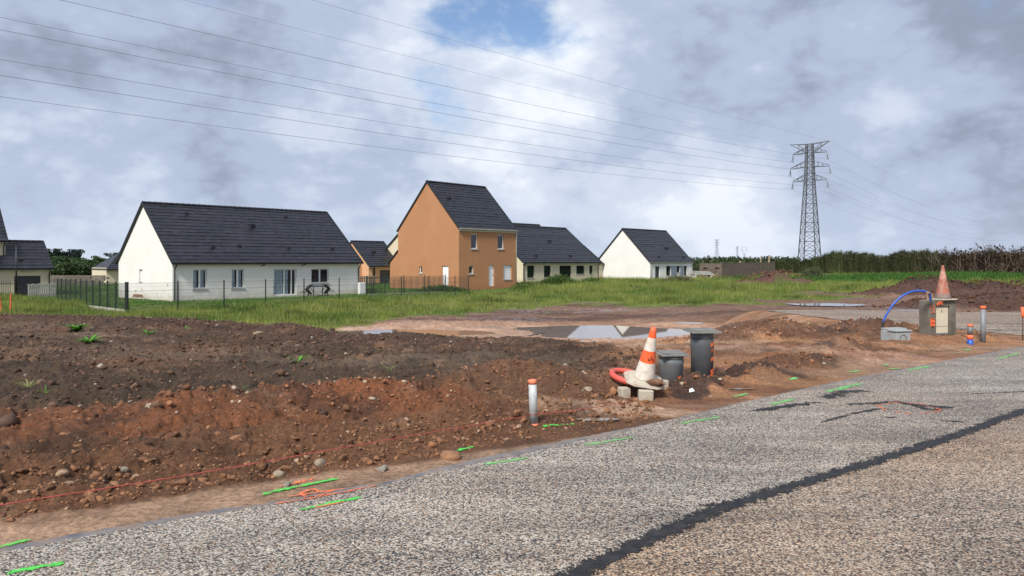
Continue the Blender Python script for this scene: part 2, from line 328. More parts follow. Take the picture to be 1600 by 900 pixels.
# pale wet patch by the stake
e = 1 - np.hypot((wx - 1.1) / .9, (wy - 8.0) / .45); col = mixc(col, C(.40, .25, .16), ss(0, .4, e)); wet += ss(0, .4, e) * .5
# dirty strip by road on the left
ws = np.interp(x, [-6, -3, -1, 0, .9], [.55, .50, .42, .26, .0]); st = ss(.05, -.05, u + .18 * (wu - u) - ws) * ss(1.2, .5, x)
col = mixc(col, tan, st); wet += st * .25
col = mixc(col, C(.25, .15, .09), st * ss(.05, .4, fbm(x, y, 2.0, 4, 131)) * .5)
# hollow with puddles
hol = ss(3, 7, y - rimY(x)) * ss(11, 7, x) * ss(22, 26, y); col = mixc(col, mud, hol)
col = mixc(col, C(.27, .13, .072), hol * ss(.0, .5, fbm(x * .5, y * 1.5, .5, 4, 140)) * .7)
col = mixc(col, C(.32, .24, .185), hol * ss(.1, .45, fbm(x * .4, y * 2.0, .4, 4, 141)) * .6); wet += hol * ss(-.1, .3, fbm(x * .5, y * 1.5, .4, 3, 142)) * .9
# far bare ground
fb = ss(34, 37, y); col = mixc(col, C(.17, .10, .068), fb * .9)
col = mixc(col, C(.09, .045, .03), fb * ss(0, .4, fbm(x * .4, y * 2, .3, 4, 150)) * .8)
wet += fb * ss(.2, .5, fbm(x * .3, y * 1.5, .3, 3, 151)) * .6
gv = grass_f(x, y); gm = ss(-.15, .35, gv)
gcol = np.stack([lerp(.075, .14, .5 + .5 * fbm(x, y, .15, 3, 160)), lerp(.12, .16, .5 + .5 * fbm(x, y, .2, 3, 161)), np.full(len(x), .028)], 1)
col = col + (gcol - col) * (gm * .9)[:, None]; wet *= (1 - gm)
hv = sum(heapval(wx, wy, h_) for h_ in HEAPS[:5]); col = mixc(col, C(.075, .036, .023), ss(.08, .3, hv))
hv = sum(heapval(wx, wy, h_) for h_ in HEAPS[-2:]); col = mixc(col, C(.11, .05, .035), ss(.1, .35, hv))
hv = sum(heapval(wx, wy, h_) for h_ in HEAPS[6:9]); col = mixc(col, C(.085, .045, .03), ss(.2, .5, hv))
hv = sum(heapval(wx, wy, HEAPS[k]) for k in (9, 10, 11, 12, 13, 14, 17)); col = mixc(col, C(.13, .062, .036), ss(.2, .7, hv) * .85)
crp = ss(0, 3, 13 - np.hypot((x - 46) / 1.5, (y - 88))); col = mixc(col, C(.075, .16, .028), crp * (y > 70))
col = mixc(col, C(.30, .165, .095), (u > .4) * ss(.25, .6, fbm(x, y, 1.7, 5, 172)) * .55 * (y < 26) * (1 - gm)); col = mixc(col, C(.045, .027, .019), (u > .6) * ss(.2, .55, fbm(x, y, 1.3, 5, 173)) * .6 * (y < 26) * (1 - gm))
col *= (1 + .35 * fbm(x, y, 5, 4, 170) + .30 * fbm(x, y, 1.1, 3, 171))[:, None]
props = np.stack([np.clip(wet, 0, 1), gm, np.zeros(len(x))], 1)

gm_ = bpy.data.materials.new("soil"); gm_.use_nodes = True; t = gm_.node_tree; b = t.nodes['Principled BSDF']
def tn(ty, **k):
    n = t.nodes.new(ty)
    for a_, b_ in k.items(): setattr(n, a_, b_)
    return n
a1 = tn('ShaderNodeVertexColor', layer_name='tint'); a2 = tn('ShaderNodeVertexColor', layer_name='props'); sx = tn('ShaderNodeSeparateColor'); t.links.new(a2.outputs[0], sx.inputs[0])
tcn = tn('ShaderNodeTexCoord')
def gn(scale, det, rg=.6):
    n = tn('ShaderNodeTexNoise'); n.inputs['Scale'].default_value = scale; n.inputs['Detail'].default_value = det; n.inputs['Roughness'].default_value = rg; t.links.new(tcn.outputs['Object'], n.inputs[0]); return n.outputs[0]
def mrange(v, a_, b_, c_, d_):
    m_ = tn('ShaderNodeMapRange'); t.links.new(v, m_.inputs[0]); m_.inputs[1].default_value = a_; m_.inputs[2].default_value = b_; m_.inputs[3].default_value = c_; m_.inputs[4].default_value = d_; return m_.outputs[0]
f1 = gn(22, 8, .7); v1 = mrange(f1, .3, .7, .42, 1.55)
s1 = tn('ShaderNodeVectorMath', operation='SCALE'); t.links.new(a1.outputs[0], s1.inputs[0]); t.links.new(v1, s1.inputs['Scale'])
vo = tn('ShaderNodeTexVoronoi'); vo.inputs['Scale'].default_value = 38; t.links.new(tcn.outputs['Object'], vo.inputs[0])
peb = tn('ShaderNodeSeparateColor'); t.links.new(vo.outputs['Color'], peb.inputs[0])
pm = mrange(peb.outputs[0], .965, .975, 0, .65)
pd_ = mrange(vo.outputs['Distance'], .35, .28, 0, 1); pmul = tn('ShaderNodeMath', operation='MULTIPLY'); t.links.new(pm, pmul.inputs[0]); t.links.new(pd_, pmul.inputs[1])
mp = tn('ShaderNodeMix', data_type='RGBA'); t.links.new(pmul.outputs[0], mp.inputs[0]); t.links.new(s1.outputs[0], mp.inputs[6]); mp.inputs[7].default_value = (.36, .30, .24, 1)
t.links.new(mp.outputs[2], b.inputs['Base Color'])
wn_ = gn(3.5, 5, .6); wm = tn('ShaderNodeMath', operation='MULTIPLY'); t.links.new(sx.outputs[0], wm.inputs[0]); t.links.new(mrange(wn_, .4, .62, .15, 1.2), wm.inputs[1])
t.links.new(mrange(wm.outputs[0], 0, .9, .92, .14), b.inputs['Roughness']); b.inputs['Specular IOR Level'].default_value = .35
bp = tn('ShaderNodeBump'); bp.inputs['Distance'].default_value = .05; t.links.new(gn(30, 9, .72), bp.inputs['Height']); t.links.new(mrange(wm.outputs[0], 0, .9, .9, .12), bp.inputs['Strength'])
bp2 = tn('ShaderNodeBump'); bp2.inputs['Distance'].default_value = .02; bp2.inputs['Strength'].default_value = .35; t.links.new(gn(120, 4, .6), bp2.inputs['Height']); t.links.new(bp.outputs[0], bp2.inputs['Normal']); t.links.new(bp2.outputs[0], b.inputs['Normal'])
ground = mesh_np('ground', np.stack([GX.ravel(), GY.ravel(), GZ.ravel()], 1), quads[:, ::-1], 4, gm_, cols={'tint': col, 'props': props}, smooth=True)
tag(ground, kind='structure')

# ------------------------------------------------------------------ ROADS
def road_mat(name, warm=0.0, dens=.30, scale=62.):
    m = bpy.data.materials.new(name); m.use_nodes = True; t = m.node_tree; b = t.nodes['Principled BSDF']
    N_ = t.nodes; Lk = t.links; tcn = N_.new('ShaderNodeTexCoord')
    vo = N_.new('ShaderNodeTexVoronoi'); vo.inputs['Scale'].default_value = scale; vo.inputs['Randomness'].default_value = 1; Lk.new(tcn.outputs['Object'], vo.inputs[0])
    vo2 = N_.new('ShaderNodeTexVoronoi'); vo2.inputs['Scale'].default_value = scale * 1.9; Lk.new(tcn.outputs['Object'], vo2.inputs[0])
    sp_ = N_.new('ShaderNodeSeparateColor'); Lk.new(vo.outputs['Color'], sp_.inputs[0])
    r = N_.new('ShaderNodeValToRGB'); r.color_ramp.interpolation = 'CONSTANT'
    big = N_.new('ShaderNodeTexNoise'); big.inputs['Scale'].default_value = .8; big.inputs['Detail'].default_value = 6; Lk.new(tcn.outputs['Object'], big.inputs[0])
    ad = N_.new('ShaderNodeMath'); ad.operation = 'MULTIPLY_ADD'; Lk.new(big.outputs[0], ad.inputs[0]); ad.inputs[1].default_value = .55; Lk.new(sp_.outputs[0], ad.inputs[2])
    sb = N_.new('ShaderNodeMath'); sb.operation = 'SUBTRACT'; Lk.new(ad.outputs[0], sb.inputs[0]); sb.inputs[1].default_value = .275; Lk.new(sb.outputs[0], r.inputs[0])
    cs = [(0, (.045, .044, .045)), (dens * .6, (.11, .10, .095)), (dens, (.22, .195, .165)), (dens + .14, (.35, .31, .26)), (dens + .34, (.47, .43, .37)), (dens + .50, (.33, .21, .13)), (dens + .58, (.56, .53, .47))]
    e = r.color_ramp.elements; e[0].position = 0; e[0].color = (*cs[0][1], 1); e[1].position = cs[-1][0]; e[1].color = (*cs[-1][1], 1)
    for p_, c_ in cs[1:-1]:
        q = e.new(p_); q.color = (*c_, 1)
    # warmth and dust in large patches
    wm_ = N_.new('ShaderNodeTexNoise'); wm_.inputs['Scale'].default_value = .35; wm_.inputs['Detail'].default_value = 5; Lk.new(tcn.outputs['Object'], wm_.inputs[0])
    mr = N_.new('ShaderNodeMapRange'); Lk.new(wm_.outputs[0], mr.inputs[0]); mr.inputs[1].default_value = .35; mr.inputs[2].default_value = .65; mr.inputs[3].default_value = warm * .4; mr.inputs[4].default_value = min(1, warm * 1.4)
    tint_ = N_.new('ShaderNodeMix'); tint_.data_type = 'RGBA'; tint_.blend_type = 'MULTIPLY'; Lk.new(mr.outputs[0], tint_.inputs[0]); Lk.new(r.outputs[0], tint_.inputs[6]); tint_.inputs[7].default_value = (1, .76, .57, 1)
    # gaps between the chippings
    gp = N_.new('ShaderNodeMapRange'); Lk.new(vo.outputs['Distance'], gp.inputs[0]); gp.inputs[1].default_value = .50; gp.inputs[2].default_value = .72; gp.inputs[3].default_value = 1; gp.inputs[4].default_value = .4
    fm = N_.new('ShaderNodeVectorMath'); fm.operation = 'SCALE'; Lk.new(tint_.outputs[2], fm.inputs[0]); Lk.new(gp.outputs[0], fm.inputs['Scale'])
    mpn = N_.new('ShaderNodeMapping'); mpn.inputs['Rotation'].default_value = (0, 0, -.665); mpn.inputs['Scale'].default_value = (.35, 2.2, 1); mpn.vector_type = 'TEXTURE' if False else 'POINT'; Lk.new(tcn.outputs['Object'], mpn.inputs[0])
    ty = N_.new('ShaderNodeTexNoise'); ty.inputs['Scale'].default_value = 1.1; ty.inputs['Detail'].default_value = 7; ty.inputs['Roughness'].default_value = .6; Lk.new(mpn.outputs[0], ty.inputs[0])
    tr_ = N_.new('ShaderNodeMapRange'); Lk.new(ty.outputs[0], tr_.inputs[0]); tr_.inputs[1].default_value = .34; tr_.inputs[2].default_value = .66; tr_.inputs[3].default_value = .70; tr_.inputs[4].default_value = 1.16
    fm2 = N_.new('ShaderNodeVectorMath'); fm2.operation = 'SCALE'; Lk.new(fm.outputs[0], fm2.inputs[0]); Lk.new(tr_.outputs[0], fm2.inputs['Scale']); fm = fm2
    Lk.new(fm.outputs[0], b.inputs['Base Color']); b.inputs['Roughness'].default_value = .62; b.inputs['Specular IOR Level'].default_value = .4
    hs = N_.new('ShaderNodeMath'); hs.operation = 'MULTIPLY_ADD'; Lk.new(vo.outputs['Distance'], hs.inputs[0]); hs.inputs[1].default_value = -1; Lk.new(sp_.outputs[1], hs.inputs[2])
    bp = N_.new('ShaderNodeBump'); bp.inputs['Strength'].default_value = .55; bp.inputs['Distance'].default_value = .008; Lk.new(hs.outputs[0], bp.inputs['Height']); Lk.new(bp.outputs[0], b.inputs['Normal'])
    return m
M_road = road_mat('chip_seal', .25, .28, 92); M_road2 = road_mat('chip_seal_warm', 1.15, .28, 92); M_road3 = road_mat('chip_seal_far', 1.0, .30, 40)
JX = np.array([-60, -20, -6, -1.6, -.5, .25, 1.33, 2.56, 4.12, 5.64, 9, 40, 80]); JY = np.array([-46.0, -15.6, -4.2, 1.5, 2.75, 3.78, 4.83, 5.77, 6.9, 8.08, 10.4, 32.5, 60])
def jointY(x): return np.interp(x, JX, JY)
def ribbon(name, xs, y_lo, y_hi, z_fn, m, rows=12):
    tt = np.linspace(0, 1, rows); X = np.repeat(xs[:, None], rows, 1); Y = y_lo[:, None] + (y_hi - y_lo)[:, None] * tt[None, :]; Z = z_fn(X, Y)
    n, k = X.shape; id_ = np.arange(n * k).reshape(n, k); q = np.stack([id_[:-1, :-1], id_[1:, :-1], id_[1:, 1:], id_[:-1, 1:]], -1).reshape(-1, 4)
    return mesh_np(name, np.stack([X.ravel(), Y.ravel(), Z.ravel()], 1), q, 4, m, smooth=True)
def roadz(X, Y): return .012 * fbm(X, Y, .35, 3, 200) + .003 * fbm(X, Y, 3, 2, 201)
xs = np.concatenate([np.linspace(-40, -6, 60), np.arange(-5.98, 14, .02), np.linspace(14.1, 80, 90)])
ej = .022 * fbm(xs, xs * 0, 7, 3, 210) + .03 * fbm(xs, xs * 0, 1.3, 2, 211)
def edge_drop(X, Y): return roadz(X, Y) - np.where(udist(X, Y) > -.012, .035, 0)
tag(ribbon('road', xs, jointY(xs) - .02, edgeY(xs) + ej, roadz, M_road, 40), kind='structure')
tag(ribbon('road', xs, jointY(xs) - 14, jointY(xs) - .02, roadz, M_road2, 60), kind='structure')
# second road across the back
gx, gy = np.meshgrid(np.arange(10, 34, .12), np.arange(15.5, 34, .12), indexing='ij'); pdv = poly_dist(gx, gy, R2) + .16 * fbm(gx, gy, 1.5, 3, 220)
gzv = r2z(gx, gy) + .004 + .01 * fbm(gx, gy, .5, 2, 221); ins = pdv < 0; n, k = gx.shape; id_ = np.arange(n * k).reshape(n, k)
q = np.stack([id_[:-1, :-1], id_[1:, :-1], id_[1:, 1:], id_[:-1, 1:]], -1).reshape(-1, 4); keep = ins.ravel()[q].all(1)
tag(mesh_np('side_road', np.stack([gx.ravel(), gy.ravel(), gzv.ravel()], 1), q[keep], 4, M_road3), kind='structure')

M_bit = mat('bitumen', (.016, .0165, .019), .6, .3, 14, .9, 90, spec=.25, dirt=(.075, .07, .065), dscale=12, damt=.5)
M_kerb = mat('damp_kerb', (.13, .13, .14), .45, .35, 8, .5, 90, dirt=(.30, .20, .13), dscale=6, damt=.85)
def unpr(px, py, z=0.0): Y = F * (CAMZ - z) / (py - HOR); return ((px - 800) / F * Y, Y)
def scatter_cells(name, pts, width, m, cell=.012, thr=.0, seed=0, z_off=.004, zfn=None, feather=1.0, nscale=9.):
    """painted or spilled marking: small cells kept by noise along a polyline"""
    pts = [np.array(p, float) for p in pts]; V = []; Fq = []
    x0 = min(p[0] for p in pts) - width; x1 = max(p[0] for p in pts) + width; y0 = min(p[1] for p in pts) - width; y1 = max(p[1] for p in pts) + width
    X, Y = np.meshgrid(np.arange(x0, x1, cell), np.arange(y0, y1, cell), indexing='ij'); D = np.full(X.shape, 1e9)
    for a, b_ in zip(pts[:-1], pts[1:]):
        d = b_ - a; tt = np.clip(((X - a[0]) * d[0] + (Y - a[1]) * d[1]) / (d @ d + 1e-9), 0, 1); D = np.minimum(D, np.hypot(X - a[0] - tt * d[0], Y - a[1] - tt * d[1]))
    k = 1 - D / (width / 2); nz = .9 * fbm(X, Y, nscale, 3, 300 + seed) + 1.1 * (np.random.default_rng(seed).random(X.shape) - .5)
    keep = (k * 1.3 * feather + nz > .25 + thr) & (k > -.25)
    if zfn is None: zfn = lambda a, b_: roadz(a, b_)
    cx, cy = X[keep], Y[keep]; h = cell * .5
    P = np.stack([np.stack([cx + sx_ * h, cy + sy_ * h], 1) for sx_, sy_ in ((-1, -1), (1, -1), (1, 1), (-1, 1))], 1)
    Z = zfn(P[..., 0], P[..., 1]) + z_off; V = np.concatenate([P, Z[..., None]], 2).reshape(-1, 3)
    if len(V) == 0: return None
    return tag(mesh_np(name, V, np.arange(len(V)).reshape(-1, 4), 4, m), kind='structure')
# joint between the two passes
xs2 = np.concatenate([np.linspace(-20, -2, 40), np.arange(-1.99, 10, .008), np.linspace(10, 60, 60)])
w1 = .085 + .035 * fbm(xs2, xs2 * 0, 1.5, 3, 230) + .035 * fbm(xs2, xs2 * 0 + 3, 32, 3, 231); w2 = .08 + .03 * fbm(xs2, xs2 * 0 + 9, 1.7, 3, 232) + .035 * fbm(xs2, xs2 * 0 + 5, 34, 3, 233)
jx = np.linspace(-3, 11, 30); jy = np.array([float(jointY(a_)) for a_ in jx]) + .03 * fbm(jx, jx * 0, .8, 2, 250)
scatter_cells('road_joint', list(zip(jx, jy)), .135, M_bit, .009, -.05, 99, .004, nscale=20.)
xs3 = np.arange(-6, 13.6, .015)
kw = np.interp(xs3, [-6, -2.9, -1.9, -1.75, -1.45, -1.3, -1.1, -1.0, -.6, .1, .5, 1.1, 1.6, 3.2, 3.6, 13.6], [.06, .055, .05, .004, .004, .05, .05, .01, .11, .10, .06, .03, .003, .003, .03, .04]) + .02 * fbm(xs3, xs3 * 0, 3, 3, 240) + .012 * fbm(xs3, xs3 * 0, 30, 2, 241)
kw = np.maximum(kw, .002); e3 = edgeY(xs3) - .05
tag(ribbon('kerb', xs3, e3, edgeY(xs3) + kw / .78 + .02, lambda X, Y: np.where(udist(X, Y) < -.0, -.02, .004 + 0 * X), M_kerb, 6), kind='structure')
M_green_w = mat('worn_green_paint', (.15, .42, .12), .7, .3, 30); M_green = mat('green_marking_paint', (.07, .50, .06), .6, .25, 30); M_orange = mat('orange_marking_paint', (.62, .15, .06), .7, .3, 30)
gsurf = lambda a, b_: np.where(udist(a, b_) > 0, height(a, b_) + .006, roadz(a, b_))
for k, (a, b_, w) in enumerate([((413, 772), (527, 748), .05), ((474, 797), (560, 780), .045), ((22, 896), (90, 883), .05), ((0, 857), (38, 847), .04), ((762, 727), (820, 717), .045), ((918, 695), (990, 684), .05),
                                ((1066, 662), (1122, 653), .055), ((1208, 632), (1237, 625), .07), ((718, 706), (738, 700), .04), ((851, 671), (895, 665), .04), ((1148, 621), (1166, 616), .06), ((1330, 582), (1342, 580), .06),
                                ((1390, 577), (1405, 576), .07), ((1420, 579), (1450, 573), .08), ((1295, 612), (1345, 600), .09), ((1508, 548), (1514, 547), .1), ((1560, 560), (1590, 553), .07), ((1235, 597), (1245, 595), .06), ((1380, 572), (1386, 571), .07)]):
    scatter_cells('road_marking', [unpr(*a), unpr(*b_)], w * 1.3, M_green if k < 4 or k in (8, 9) else M_green_w, .006 if w < .055 else .010, .26 if k < 4 else .36, k, .0045, gsurf, nscale=22.)
for k, (P, w) in enumerate([([(430, 789), (500, 778), (585, 761)], .022), ([(440, 760), (490, 750)], .02), ([(470, 772), (488, 765), (500, 770), (520, 768), (500, 776), (478, 778), (470, 772)], .03), ([(495, 794), (535, 787)], .025),
                            ([(1370, 634), (1385, 641), (1425, 647), (1462, 644), (1470, 640), (1440, 632), (1400, 629), (1370, 634)], .05), ([(452, 777), (540, 764)], .018), ([(1010, 649), (1012, 650)], .03)]):
    scatter_cells('road_marking', [unpr(*p) for p in P], w * 1.3, M_orange, .006 if w < .04 else .010, .72 if k == 4 else .34, 50 + k, .005, gsurf, nscale=25.)
for k, (P, w) in enumerate([([(1195, 640), (1240, 634), (1275, 629)], .12), ([(1295, 621), (1320, 613), (1345, 611)], .22), ([(1285, 660), (1335, 646), (1370, 639)], .07), ([(1330, 632), (1375, 630), (1400, 628), (1445, 634), (1480, 636)], .12),
                            ([(1470, 657), (1505, 659)], .06), ([(1520, 615), (1600, 612)], .05), ([(1095, 790), (1112, 790)], .07), ([(1180, 642), (1205, 640)], .1), ([(1380, 652), (1400, 652)], .05), ([(1420, 632), (1460, 641), (1480, 636)], .1)]):
    scatter_cells('road_patch', [unpr(*p) for p in P], w * 1.3, M_bit, .012, .46, 80 + k, .0035, gsurf, nscale=14.)
for k, (P, w) in enumerate([([(1440, 501), (1500, 504), (1600, 507)], .1), ([(1360, 500), (1430, 500)], .05), ([(1430, 513), (1494, 518), (1560, 522)], .18)]):
    scatter_cells('road_patch', [unpr(p[0], p[1], -.2) for p in P], w, M_bit, .04, 0, 95 + k, .006, lambda a, b_: r2z(a, b_) + .004 + .01 * fbm(a, b_, .5, 2, 221), nscale=2.)

# ------------------------------------------------------------------ WATER
def water_mat():
    m = bpy.data.materials.new('muddy_water'); m.use_nodes = True; t = m.node_tree; b = t.nodes['Principled BSDF']
    b.inputs['Base Color'].default_value = (.20, .145, .105, 1); b.inputs['Roughness'].default_value = .02; b.inputs['IOR'].default_value = 1.4; b.inputs['Specular IOR Level'].default_value = .75
    n = t.nodes.new('ShaderNodeTexNoise'); n.inputs['Scale'].default_value = 2.5; tcn = t.nodes.new('ShaderNodeTexCoord'); t.links.new(tcn.outputs['Object'], n.inputs[0])
    bp = t.nodes.new('ShaderNodeBump'); bp.inputs['Strength'].default_value = .02; bp.inputs['Distance'].default_value = .02; t.links.new(n.outputs[0], bp.inputs['Height']); t.links.new(bp.outputs[0], b.inputs['Normal'])
    return m
M_water = water_mat()
def puddle(cx, cy, rx, ry, z, seed=0, n=90):
    th = np.linspace(0, 2 * math.pi, n, endpoint=False); r = 1 + .22 * fbm(np.cos(th) * 1.3 + seed, np.sin(th) * 1.3, 1.2, 4, 400 + seed)
    V = np.stack([cx + rx * r * np.cos(th), cy + ry * r * np.sin(th), np.full(n, z)], 1); V = np.vstack([V, [[cx, cy, z]]])
    f = np.stack([np.arange(n), (np.arange(n) + 1) % n, np.full(n, n)], 1)
    o = mesh_np('puddle', V, f, 3, M_water); return tag(o, kind='structure')
puddle(3.6, 31.5, 6.2, 4.6, -1.392, 1); puddle(-4.6, 30.6, 5.4, 2.9, -1.360, 2); puddle(19.4, 45.5, 2.3, 1.5, -1.072, 3)
for (cx, cy, rx, ry, lv, s) in [(.88, 7.55, .22, .07, .03, 4), (2.9, 9.4, .2, .05, .02, 5), (8.2, 34.2, .7, .35, -1.25, 7)]: puddle(cx, cy, rx, ry, lv - .008, s)
puddle(17.3, 32.0, .9, .25, r2z(0, 32.) + .02, 8)

# ------------------------------------------------------------------ CLODS, GRAVEL
def ico(sub):
    import bmesh
    bm = bmesh.new(); bmesh.ops.create_icosphere(bm, subdivisions=sub, radius=1); V = np.array([v.co[:] for v in bm.verts]); Fc = np.array([[v.index for v in f.verts] for f in bm.faces]); bm.free(); return V, Fc
I1, F1 = ico(1); I2, F2 = ico(2)
def lumps(name, P, S, cols, m, base=(I2, F2), flat=.7, seed=0, sharp=.35):
    r = np.random.default_rng(seed); Vs, Fs = base; variants = []
    for k in range(10):
        V = Vs * (1 + sharp * (r.random((len(Vs), 1)) - .5) * 1.6); V = V * (r.random(3) * .6 + .7)
        for _ in range(9):
            nn = r.normal(size=3); nn /= np.linalg.norm(nn); V = V - nn * np.maximum(0, V @ nn - r.uniform(.45, .8))[:, None]
        variants.append(V)
    n = len(P); nv = len(Vs); out = np.empty((n, nv, 3)); vi = r.integers(0, 10, n); an = r.random(n) * 6.283; tl = (r.random(n) - .5) * 1.2
    for k in range(10):
        mk = vi == k; c, s = np.cos(an[mk])[:, None], np.sin(an[mk])[:, None]; ct, st_ = np.cos(tl[mk])[:, None], np.sin(tl[mk])[:, None]
        V = variants[k][None]; X = V[..., 0] * c - V[..., 1] * s; Y = V[..., 0] * s + V[..., 1] * c; Z = V[..., 2] * flat
        Y2 = Y * ct - Z * st_; Z2 = Y * st_ + Z * ct; out[mk] = np.stack([X, Y2, Z2], -1)
    out = out * S[:, None, None] + P[:, None, :]
    Fa = (Fs[None] + (np.arange(n) * nv)[:, None, None]).reshape(-1, 3); cc = np.repeat(cols, nv, 0)
    return mesh_np(name, out.reshape(-1, 3), Fa, 3, m, cols=cc, smooth=False)
M_clod = attr_mat('clod', .92, .35, 40.)
def sample(n, xr, yr, keepf, seed):
    r = np.random.default_rng(seed); X = r.uniform(*xr, n); Y = r.uniform(*yr, n); k = keepf(X, Y, r); return X[k], Y[k]
# near strip by the road
X, Y = sample(60000, (-6.5, 1.6), (3.6, 11), lambda x, y, r: (udist(x, y) > np.interp(x, [-6, -3, -1, 0, .9], [.56, .50, .43, .32, .12]) + .10 * r.random(len(x)) ** 2) & (udist(x, y) < 2.3) & (r.random(len(x)) < .12 + .75 * np.exp(-((udist(x, y) - .75) / .45) ** 2) + .1 * (fbm(x, y, 1.2, 2, 500) > .1)) & (x > -.78 * y) , 1)
S = np.clip(np.random.default_rng(2).lognormal(-4.8, .68, len(X)), .005, .055); Z = height(X, Y) + S * .15
tone = np.random.default_rng(3).random((len(X), 1)); cc = np.where(tone < .05, np.array([[.30, .20, .13]]), np.array([[.175, .085, .043]]) * (.5 + tone * .95))
tag(lumps('soil_clods', np.stack([X, Y, Z], 1), S, cc, M_clod, (I2, F2), .75, 4), kind='stuff')
# dark field and heaps
X, Y = sample(110000, (-19, 2.4), (7, 25), lambda x, y, r: (y > 6.5) & (udist(x, y) > 2.0) & (y < rimY(x) + .6) & (np.abs(x) < y * .8 + 1) & (r.random(len(x)) < .10 + .5 * (fbm(x, y, .7, 3, 510) > .12) + .6 * np.exp(-((y - rimY(x)) / 1.2) ** 2)), 5)
S = np.clip(np.random.default_rng(6).lognormal(-4.3, .68, len(X)), .007, .09); Z = height(X, Y) + S * .1
tone = np.random.default_rng(7).random((len(X), 1)); cc = np.where(tone < .03, np.array([[.28, .24, .20]]), np.array([[.10, .057, .036]]) * (.45 + tone * .95))
tag(lumps('soil_clods', np.stack([X, Y, Z], 1), S, cc, M_clod, (I1, F1), .75, 8, .5), kind='stuff')
# red-brown heaps, right side
def hk(x, y, r):
    hv = sum(heapval(x, y, HEAPS[k]) for k in (5, 6, 7, 8, 9, 10, 11, 12, 13, 14, 15, 16)); return (udist(x, y) > .7) & (r.random(len(x)) < .02 + .8 * np.clip(hv, 0, 1)) & (np.abs(poly_dist(x, y, R2)) > .0) & (poly_dist(x, y, R2) > .3)
X, Y = sample(34000, (-5, 11), (7, 21), hk, 9)
S = np.clip(np.random.default_rng(10).lognormal(-4.0, .5, len(X)), .008, .09); Z = height(X, Y) + S * .15
tone = np.random.default_rng(11).random((len(X), 1)); cc = np.where(tone < .08, np.array([[.38, .30, .22]]), np.array([[.21, .098, .050]]) * (.55 + tone * .85)); cc = np.where((X < 2.0)[:, None] & (Y > 9.9)[:, None], cc * .5, cc)
tag(lumps('soil_clods', np.stack([X, Y, Z], 1), S, cc, M_clod, (I1, F1), .8, 12, .5), kind='stuff')
def far_hk(x, y, r): return r.random(len(x)) < sum(heapval(x, y, h_) for h_ in HEAPS[:5] + HEAPS[-2:]) * .9 + .02 * (y < 50)
X, Y = sample(60000, (18, 42), (35, 90), far_hk, 13)
S = np.clip(np.random.default_rng(14).lognormal(-3.1, .5, len(X)), .02, .16); Z = height(X, Y) + S * .1
tone = np.random.default_rng(15).random((len(X), 1)); cc = np.where((Y > 70)[:, None], np.array([[.14, .065, .045]]), np.array([[.08, .039, .025]])) * (.5 + tone)
tag(lumps('soil_clods', np.stack([X, Y, Z], 1), S, cc, M_clod, (I1, F1), .8, 16, .5), kind='stuff')
# pale pebbles everywhere
X, Y = sample(4500, (-17, 10), (4, 22), lambda x, y, r: (udist(x, y) > .3) & (np.abs(x) < y * .8 + 1) & (y < rimY(x) + .5) & (poly_dist(x, y, R2) > .2) & (r.random(len(x)) < 2.0 / y), 17)
S = np.clip(np.random.default_rng(18).lognormal(-4.9, .5, len(X)), .004, .03); Z = height(X, Y) + S * .35
tone = np.random.default_rng(19).random((len(X), 1)); cc = np.array([[.30, .235, .175]]) * (.45 + tone * .9)
tag(lumps('pebbles', np.stack([X, Y, Z], 1), S, cc, attr_mat('pebble', .7, .2, 60), (I1, F1), .6, 20, .4), kind='stuff')

# distinct stones
M_stone = mat('pale_stone', (.30, .24, .17), .85, .25, 18, .6, 40, dirt=(.16, .08, .045), dscale=9, damt=.9); M_stone2 = mat('clay_lump', (.24, .12, .06), .9, .3, 18, .8, 50); M_stone4 = mat('dark_clay_lump', (.085, .05, .034), .92, .3, 18, .8, 50); M_stone3 = mat('grey_stone', (.22, .205, .175), .85, .25, 18, .6, 40, dirt=(.15, .08, .045), dscale=9, damt=.8)
for k, (px, py, r, m, lab) in enumerate([
        (597, 724, .055, M_stone3, 'pale grey stone at the edge of the tan strip, right of the orange scribble'),
        (500, 722, .065, M_stone, 'blocky tan stone among clods just above the long green paint dash'),
        (703, 707, .075, M_stone2, 'big orange clay lump beside the short green dash'),
        (447, 748, .035, M_stone3, 'small whitish stone just above the left end of the long green dash'),
        (436, 735, .05, M_stone, 'upright pale stone below the red string, left of the green dash'),
        (405, 517, .13, M_stone, 'large pale stone sticking out on the far rim of the dark soil field'),
        (533, 607, .11, M_stone2, 'brown clay boulder lying where the dark soil meets the orange heap'),
        (236, 661, .05, M_stone, 'light stone on the red earth patch in the left foreground'),
        (15, 672, .10, M_stone4, 'dark rounded clay boulder at the left edge of the soil field'),
        (368, 700, .06, M_stone2, 'reddish stone above the red string in the clod strip'),
        (195, 744, .035, M_stone3, 'small white pebble resting under the red string near the left'),
        (917, 622, .07, M_stone, 'cream coloured stone lying at the foot of the orange heap'),
        (960, 500, .10, M_stone2, 'brown clod on the muddy shore behind the main puddle')]):
    x_, y_ = unpr(px, py, .05); V, Fc = I2.copy(), F2; rr = np.random.default_rng(600 + k)
    V = V * (1 + .12 * (rr.random((len(V), 1)) - .5)) * (rr.random(3) * .5 + .8)
    for _ in range(11):
        nn = rr.normal(size=3); nn /= np.linalg.norm(nn); V = V - nn * np.maximum(0, V @ nn - rr.uniform(.5, .85))[:, None]
    V = V * r * 1.1; V[:, 2] *= .8
    o = mesh_np('stone', V, Fc, 3, m, smooth=False); o.location = (x_, y_, gz(x_, y_) + r * .12); o.rotation_euler = (0, 0, rr.random() * 6)
    tag(o, lab, 'stone', 'stones lying on the bare earth')


